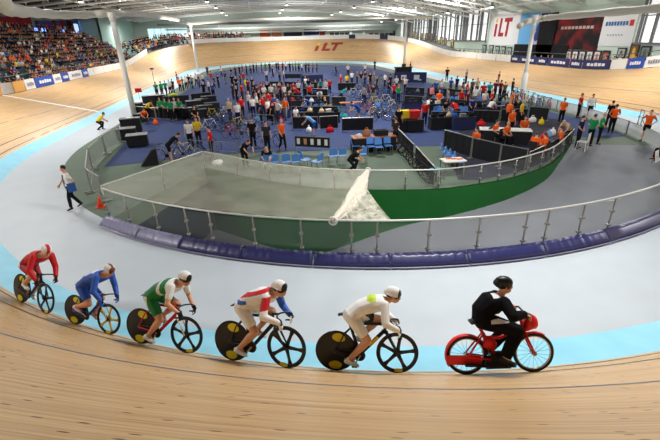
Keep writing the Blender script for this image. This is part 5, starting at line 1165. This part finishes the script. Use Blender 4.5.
for k in range(12):
    f = k/11; x, y = (391 + 38*f, 142 + 42*f); o = link_mesh('spare_wheel', WME); o.location = at(x, y) + V((0, 0, .02)); o.rotation_euler = (.18, 0, -.9 + .3*math.sin(k*2)); tag(o, 'spare bicycle wheel leaning along the slanted black barrier, %s from the far end' % ordn(k), 'wheel', 'spare wheels along the slanted barrier')
# --- bicycles standing in the pits
def small_bike():
    t = thing('bicycle', 'x', 'bicycle'); q = MB()
    for x in (0, .98): w = MB(); w.ring((x, 0, .334), (0, 1, 0), .32, .016, 24, 5); o = w.build('wheel', TYRE, t, True); s = MB(); s.box((x, 0, .334), (.05, .05, .05)); [s.tube([(x, 0, .334), (x + .31*math.cos(a), 0, .334 + .31*math.sin(a))], .006, 4) for a in [2*PI*k/8 for k in range(8)]]; s.build('spokes', CHROME, o)
    q.tube([(.2, 0, .85), (.385, 0, .285), (.79, 0, .68), (.77, 0, .8), (.22, 0, .76)], .02, 6)
    for s in (-1, 1): q.tube([(.385, .03*s, .285), (0, .05*s, .334), (.22, .02*s, .74)], .012, 5); q.tube([(.79, .03*s, .68), (.98, .05*s, .334)], .014, 5)
    q.build('frame', mat((200, 40, 44), .4), t); c = MB(); c.tube([(.06, 0, .9), (.18, 0, .91), (.32, 0, .9)], [(.07, .02), (.05, .02), (.02, .012)], 8, side=(0, 1, 0)); c.build('saddle', DK, t)
    c = MB(); c.tube([(.78, 0, .82), (.86, 0, .86)], .016, 6); c.tube([(.88, .2, .72), (1.0, .2, .78), (.94, .18, .86), (.86, 0, .86), (.94, -.18, .86), (1.0, -.2, .78), (.88, -.2, .72)], .014, 6); c.build('handlebar', DK, t); c = MB(); lens(c, (.385, -.05, .285), .09, .01, 16); c.build('crankset', DK, t); return t
BPx = small_bike(); bfirst = [True]; FRM = {'white': (226, 226, 226), 'black': (30, 30, 32), 'red': (200, 40, 44), 'blue': (50, 90, 180), 'silver': (170, 172, 176), 'yellow': (220, 196, 50)}
def bike(px, py, rz, col, lab, grp):
    p = at(px, py) + V((0, 0, .0))
    if bfirst[0]: bfirst[0] = False; r = BPx; r.location = p; r.rotation_euler = (0, 0, rz); r['label'] = lab; r['group'] = grp
    else: r = dup(BPx, p, rz, lab, grp)
    for ch in r.children:
        if ch.name.startswith('frame'): setmats(ch, [mat(FRM[col], .4)])
    return r
random.seed(21); cn = ['white', 'black', 'red', 'blue', 'silver', 'yellow', 'black']
def bikes(L_, txt, grp, rzs=None):
    o = sorted(L_)
    for k, (x, y) in enumerate(o):
        c_ = cn[(k*3 + len(L_)) % 7]; bike(x, y, (rzs if rzs is not None else random.uniform(-.6, .6)) + random.uniform(-.15, .15), c_, '%s framed bicycle %s, %s from the left' % (c_, txt, ordn(k)), grp)
bikes([(358, 99), (363, 102), (369, 106), (374, 110), (380, 104), (366, 94), (374, 97), (384, 99), (354, 92), (361, 88), (391, 104)], 'parked amid the crowd right of the central pens', 'bicycles parked right of the central pens')
bikes([(213, 123), (219, 121), (226, 123), (208, 119), (222, 117)], 'leaning in the cluster left of centre', 'bicycles in the left cluster')
bikes([(516, 99), (521, 101), (527, 103), (532, 105), (537, 107), (543, 109), (549, 111), (523, 106), (530, 109), (538, 112)], 'parked along the white screens on the right', 'bicycles parked along the right screens', 1.2)
bikes([(333, 77), (348, 77), (364, 76)], 'on the empty far part of the carpet', 'bicycles on the far carpet')
bikes([(160, 162), (176, 160), (198, 156), (262, 148)], 'standing on rollers behind the near rails', 'bicycles on the near rollers', .3)
bikes([(267, 117), (283, 108), (302, 112), (322, 116), (331, 103), (297, 105), (276, 99), (312, 97)], 'inside the central pens', 'bicycles inside the central pens')
bikes([(418, 103), (441, 111), (455, 114), (478, 114), (492, 117), (468, 106)], 'inside the right hand pens', 'bicycles inside the right hand pens')
bikes([(352, 105), (357, 110), (362, 115), (368, 119), (374, 122), (380, 117), (386, 111), (349, 97), (388, 121), (346, 122), (394, 113)], 'in the lane behind the orange edged table', 'bicycles in the lane behind the orange edged table')
bikes([(203, 132), (211, 131), (221, 132), (232, 131), (243, 133), (226, 138), (236, 139)], 'standing in the open lane left of centre', 'bicycles in the lane left of centre')
bikes([(246, 93), (250, 97), (257, 90)], 'left of the far central pens', 'bicycles left of the far pens')
# near rails in front of the rollers
for k, (x0, y0, x1, y1) in enumerate(((186, 158, 213, 160), (217, 160, 238, 162), (240, 147, 270, 150), (440, 97, 470, 99), (250, 128, 275, 130))):
    a, b = at(x0, y0), at(x1, y1); t = thing('bicycle_rail', 'silver tube rail for hanging bicycles, ' + ['left one behind the netting', 'right of the left one behind the netting', 'behind the black clad riders', 'in the far right hand pens', 'left of the orange shirted man'][k], 'rail'); c = MB(); c.tube([a, a + V((0, 0, .95)), b + V((0, 0, .95)), b], .025, 6); c.tube([a + V((0, 0, .5)), b + V((0, 0, .5))], .015, 6); c.build('tube_frame', STEEL, t)
    
    for p in (a, b): c = MB(); c.box(p + V((0, 0, .02)), (.1, .6, .04)); c.build('foot', STEEL, t)
p = at(217, 172); o = MB().ball((0, 0, 0), (.22, .16, .16)).ball((.12, .05, .05), (.12, .1, .1)).build('kit_bag', WHITE, None, True, at(217, 163.5, .86)); tag(o, 'white and black kit bag hung on the fence rail above the netting', 'bag')
# --- people near enough to show their clothes: feet pixel, pose, heading in degrees, colours
PPL = [(76, 208, 'walking', 215, 'white', 'black', 'dark', 'long', 'man in white shirt and black trousers walking on the apron with a blue folder'),
 (100, 130, 'crouching', 20, 'yellow', 'black', 'dark', 'long', 'crouching photographer in a yellow vest at the left edge of the apron'),
 (283, 150, 'walking', -60, 'orange', 'black', 'grey', 'long', 'person in an orange shirt and black trousers standing in the centre of the pens'),
 (192, 149, 'standing', -100, 'white', 'black', 'dark', 'long', 'person in a white shirt standing by the near rail on the left'),
 (200, 146, 'hands', -90, 'yellow', 'black', 'brown', 'long', 'person in a yellow top between white shirted and red topped people by the near rail'),
 (213, 158, 'hands', 180, 'red', 'black', 'dark', 'long', 'person in a red top and black trousers above the netting on the left'),
 (172, 162, 'leaning', 20, 'black', 'black', 'dark', 'short', 'rider in black bent over rollers at the near left'), (246, 167, 'leaning', -60, 'black', 'black', 'brown', 'long', 'person in black leaning on the fence left of the blue chairs'),
 (268, 169, 'crouching', -90, 'black', 'white', 'blond', 'long', 'blond person in black crouching by the front row of blue chairs'), (254, 148, 'standing', -90, 'black', 'black', 'brown', 'long', 'person in a black shirt standing left of the orange shirted person'), (268, 152, 'standing', -80, 'dark', 'black', 'dark', 'long', 'person in dark grey standing behind the blond crouching person'),
 (314, 137, 'leaning', 170, 'light blue', 'blue', 'brown', 'short', 'cyclist in light blue bent over beside the near central barriers'), (350, 172, 'crouching', -20, 'black', 'black', 'dark', 'long', 'person in black crouching by the fence near the bundled net'), (358, 121, 'leaning', 200, 'blue', 'blue', 'dark', 'short', 'cyclist in blue bent forward in the middle of the pens'),
 (398, 134, 'standing', -90, 'black', 'black', 'brown', 'long', 'person in black standing left of the yellow bin'), (395, 148, 'hands', 120, 'dark', 'black', 'brown', 'short', 'person in dark top and shorts at the right end of the long dark table'),
 (424, 126, 'standing', -120, 'red', 'navy', 'dark', 'long', 'person in red with navy trousers standing right of the red bin'), (475, 152, 'sitting', -160, 'orange', 'black', 'dark', 'long', 'orange shirted official seated alone at the left of the dark pen'),
 (493, 143, 'sitting', -60, 'orange', 'black', 'brown', 'long', 'orange shirted official seated behind the white topped table, first from the left'), (504, 145, 'sitting', -70, 'orange', 'black', 'blond', 'long', 'orange shirted official seated behind the white topped table, second from the left'), (509, 137, 'standing', -80, 'orange', 'black', 'brown', 'long', 'orange shirted official standing behind the white topped table'), (522, 138, 'sitting', -110, 'orange', 'black', 'dark', 'long', 'orange shirted official seated behind the white topped table, last on the right'),
 (532, 158, 'sitting', 30, 'orange', 'black', 'brown', 'long', 'orange shirted official seated at the dark cloth table, left one of the near pair'), (542, 159, 'sitting', 110, 'orange', 'black', 'brown', 'long', 'orange shirted official seated at the dark cloth table, right one of the near pair'), (558, 151, 'sitting', 150, 'orange', 'black', 'brown', 'long', 'broad orange shirted official seated at the end of the dark cloth table'), (565, 146, 'leaning', 200, 'cream', 'black', 'grey', 'long', 'grey haired person in cream leaning over the end of the dark cloth table'), (560, 124, 'standing', -150, 'orange', 'black', 'brown', 'long', 'orange shirted helper standing in front of the white screens'),
 (577, 118, 'hands', -60, 'red', 'black', 'brown', 'long', 'man in a red shirt with hands together by the white screens'), (588, 119, 'standing', -110, 'white', 'black', 'dark', 'short', 'person in a white and red top and black shorts by the white screens'), (607, 128, 'standing', 60, 'black', 'black', 'dark', 'long', 'man in black behind the orange shirted man on the blue floor'), (610, 133, 'hands', 70, 'orange', 'black', 'dark', 'long', 'man in an orange shirt standing on the blue floor at the right'), (643, 141, 'akimbo', -150, 'orange', 'black', 'brown', 'short', 'man in an orange shirt and black shorts alone at the far right'), (576, 148, 'hands', -60, 'navy', 'black', 'dark', 'long', 'man in a navy top standing left of the two in green'), (588, 146, 'hands', 10, 'green', 'black', 'brown', 'long', 'helper in a green shirt, left one of the pair on the right'), (597, 144, 'hands', -40, 'green', 'black', 'grey', 'long', 'helper in a green shirt, right one of the pair on the right'),
 (664, 160, 'sitting', 170, 'black', 'black', 'dark', 'long', 'seated person in black cut off by the right edge beside the warning sign'),
 (163, 119, 'standing', -90, 'green', 'black', 'dark', 'long', 'green shirted team member at the left end of the front group'), (168, 120, 'hands', -80, 'green', 'black', 'brown', 'long', 'green shirted team member second from the left in the front group'), (173, 121, 'standing', -100, 'green', 'black', 'dark', 'long', 'green shirted team member left of the white shirted one'), (177.5, 120, 'standing', -90, 'white', 'black', 'grey', 'long', 'white shirted member among the green shirts'), (182, 120, 'hands', -110, 'green', 'black', 'brown', 'long', 'green shirted team member right of the white shirted one'), (196, 123, 'sitting', -60, 'black', 'brown', 'brown', 'short', 'person in black seated right of the green shirts'),
 (149, 119, 'leaning', -30, 'yellow', 'black', 'dark', 'long', 'person in a yellow jacket bending beside the left pillar'), (145, 124, 'crouching', -60, 'orange', 'dark', 'brown', 'long', 'person in orange crouching below the yellow jacket by the left pillar'),
 (231, 121, 'standing', -120, 'cream', 'dark', 'grey', 'long', 'person in a cream shirt standing left of the central pens'), (239, 125, 'standing', -90, 'white', 'navy', 'dark', 'long', 'person in a white shirt in front of the cream shirted one'), (243, 118, 'standing', -60, 'red', 'black', 'dark', 'long', 'person in a red shirt right of the cream shirted one')]
for (x, y, pose, hd, sh, tr, hr, lg, lab) in PPL:
    t = person_near(at(x, y, .02), math.radians(hd), pose, sh, tr, lab, hr, lg)
    if x == 76:
        c = MB(); c.box((-.02, .27, .86), (.26, .03, .32)); q = c.build('document_folder', mat((44, 88, 160), .5), None); q.matrix_world = Matrix.Translation(at(x, y, .02)) @ Matrix.Rotation(math.radians(hd), 4, 'Z'); tag(q, 'blue folder in the hand of the man walking on the apron', 'folder')
        c = MB(); c.tube([(.115, .02, 1.42), (.135, 0, 1.3), (.125, 0, 1.05)], [(.02, .012), (.04, .012), (.045, .012)], 8, side=(0, 1, 0)); c.build('tie', BLKC, t)
    if pose == 'sitting' and x not in (664,):
        s = thing('folding_chair', 'black chair under the orange official' + lab.split('seated')[1].replace('alone', '').replace('left one of the near', 'left of the').replace('right one of the near', 'right of the'), 'chair', at(x, y, 0.02), math.radians(hd)); c = MB(); c.box((-.02, 0, .4), (.4, .42, .03)); c.build('seat', DK, s); c = MB(); c.box((-.23, 0, .68), (.03, .42, .3)); c.build('backrest', DK, s)
        for sx in (-.18, .16):
            for sy in (-.18, .18): c = MB(); c.tube([(sx, sy, .4), (sx*1.15, sy, 0)], .012, 5); c.build('leg', STEEL, s)
# --- the small far figures, zone by zone
random.seed(5)
def zone(txt, L_, grp, poses=('standing', 'standing', 'hands', 'walking')):
    for k, (x, y, cn_) in enumerate(sorted(L_)):
        person_far(at(x, y, .02), random.uniform(0, 6.28), random.choice(poses), cn_, random.choice(('black', 'black', 'navy', 'dark', 'grey')), 'person in a %s top %s, %s from the left' % (cn_, txt, ordn(k)), random.choice(('dark', 'dark', 'brown', 'blond', 'grey')), grp)
B_ = lambda s: [(float(a), float(b), c.replace('_', ' ')) for a, b, c in (q.split(',') for q in s.split())]
zone('along the far carpet edge', B_('232,79,black 236,77,dark 240,76,black 243,75,navy 247,75,black 251,74,grey 254,73,dark 257,73,black 262,72.5,dark 266,72.5,green 270,72,black 273,78,black 277,71.5,dark 279,71.5,red 283,71.5,red 286,71.5,white 290,72,dark 293,72,green 296,71.5,green 299,72,green 302,73,white 306,73,black 309,73,black 313,73,brown 317,73,dark'), 'people along the far carpet edge')
zone('on the open far carpet', B_('267,82,white 280,82,grey 284,82,white 336,76,black 348,76,white 365,75,white 374.7,70,black 410,73,black'), 'people on the far carpet')
zone('along the far right blue band', B_('446.5,81,black 465.5,84,grey 497.5,87,maroon 511,97,black'), 'people along the far right')
zone('behind the green shirted team', B_('158,98,green 163,97,green 167,96,green 171,95,white 174,94,dark 178,84,red 181,92,orange 184,91,green 187,90,white 190,88,black 193,89,grey 197,86,white 200,88,black 204,86,white 208,76,navy 212,84,red 215,90,navy 219,88,black 222,77,white 226,84,dark 210,95,white 214,99,blue 205,98,black'), 'people behind the green shirted team')
zone('left of the far central pens', B_('233,88,black 237,91,black 241,87,dark 244,85,red 246,93,yellow 249,95,maroon 253,92,black 255,99,black 258,103,dark 243,101,red 238,104,black 234,100,dark'), 'people left of the far pens')
zone('among the central pens', B_('262,100,red 265,103,white 268,99,black 272,102,white 277,104,grey 281,100,maroon 285,102,white 289,101,dark 294,99,red 299,97,white 306,92,white 309,94,black 310,102,red 316,96,dark 321,95,teal 326,96,white 330,95,red 269,121,white 264,117,red 258,114,white 254,118,white 262,124,navy 270,112,red 274,125,black 279,123,white 286,120,orange 290,112,dark 276,116,blue 250,112,white 260,109,black'), 'people among the central pens')
zone('crowded right of the central pens', B_('341,90,red 347,89,yellow 352,85,white 357,84,grey 361,86,black 365,85,navy 370,87,black 374,86,grey 381,91,green 385,88,white 388,97,black 394,101,red 398,104,green 402,94,brown 405,93,white 377,92,dark 368,93,grey 390,90,black 396,92,white 373,103,dark 364,105,grey'), 'people right of the central pens')
zone('among the right hand pens', B_('431,105,pink 435,98,blue 441,97,white 450,95,blue 456,93,navy 462,97,dark 466,100,red 471,97,brown 476,96,cream 482,102,red 488,101,teal 494,99,maroon 499,99,maroon 503,101,brown 460,110,red 466,112,maroon 474,107,white 483,112,white 490,112,red 510,113,orange 514,114,brown 447,110,grey 438,112,orange 519,126,yellow 507,126,orange'), 'people among the right hand pens')
zone('seated in the central pens', B_('266,107,white 287,107,black 300,103,red 320,106,white 326,113,dark 271,121,red 296,124,white 310,115,blue 342,104,teal'), 'people seated in the central pens', ('sitting', 'leaning'))
zone('seated in the right hand pens', B_('428,114,white 444,120,black 456,123,red 470,117,blue 487,121,white 499,110,dark'), 'people seated in the right hand pens', ('sitting', 'leaning'))
# loose kit on the pen floors
random.seed(9)
for k, (x, y, cc) in enumerate(((281, 122, 'red'), (309, 132, 'white'), (330, 132, 'red'), (258, 121, 'light blue'), (344, 118, 'teal'), (338, 112, 'teal'), (421, 104, 'light blue'), (460, 118, 'white'), (505, 119, 'white'), (515, 118, 'pink'), (532, 122, 'white'), (541, 124, 'yellow'), (481, 126, 'red'), (448, 117, 'white'), (156, 124, 'orange'))):
    o = bagm(.55, .32, .32).build('kit_bag', CM[cc], None, True, at(x, y, .015)); o.rotation_euler = (0, 0, random.uniform(0, 3)); tag(o, '%s kit bag on the carpet %s' % (cc, ['behind the near orange shirted man', 'by the nearest central barrier', 'right of the nearest central barriers', 'by the white shirted cluster', 'behind the orange edged table', 'on the far side of the orange edged table', 'by the far right hand pens', 'in front of the middle right hand pens', 'behind the last black barriers', 'behind the seated orange officials', 'by the parked bicycles', 'at the right end of the nearest barriers', 'in front of the nearest right hand barrier', 'between the right hand pens', 'under the yellow jacket'][k]), 'bag', 'kit bags on the carpet')
# ------------------------------------------------------------------ light
wd = bpy.data.worlds.new('hall_air'); SC.world = wd; wd.use_nodes = True
wd.node_tree.nodes['Background'].inputs[0].default_value = (.9, .95, 1, 1); wd.node_tree.nodes['Background'].inputs[1].default_value = .25
def area(loc, sx, sy, power, c=(1, .98, .95)):
    l = bpy.data.lights.new('roof_and_fill_light', 'AREA'); l.shape = 'RECTANGLE'; l.size = sx; l.size_y = sy; l.energy = power; l.color = c
    o = bpy.data.objects.new('roof_and_fill_light', l); COL.objects.link(o); o.location = loc; return o
def up(loc, sx, sy, power):
    o = area(loc, sx, sy, power); o.rotation_euler = (PI, 0, 0)
for y in (-20, 5, 30, 54):
    for x in (-18, 2, 20): up((x, y, 7.6), 10, 10, 650)  # added uplights without fixtures, to brighten the roof from below
for y in (-44, -26, -8, 10, 28, 46):
    for x in (-22, 0, 22): area((x, y, 10.4), 3.2, 2, 1450)
area((-33, 47, 9), 3, 3, 700); area((-10, 57, 9.5), 12, 1.5, 900); area((16, 57, 9.5), 12, 1.5, 900)  # fill lights added to brighten the left corner and far wall
SC.view_settings.view_transform = 'Standard'; SC.view_settings.look = 'None'; SC.view_settings.gamma = 1; SC.view_settings.use_curve_mapping = False
SC.view_settings.exposure = .12
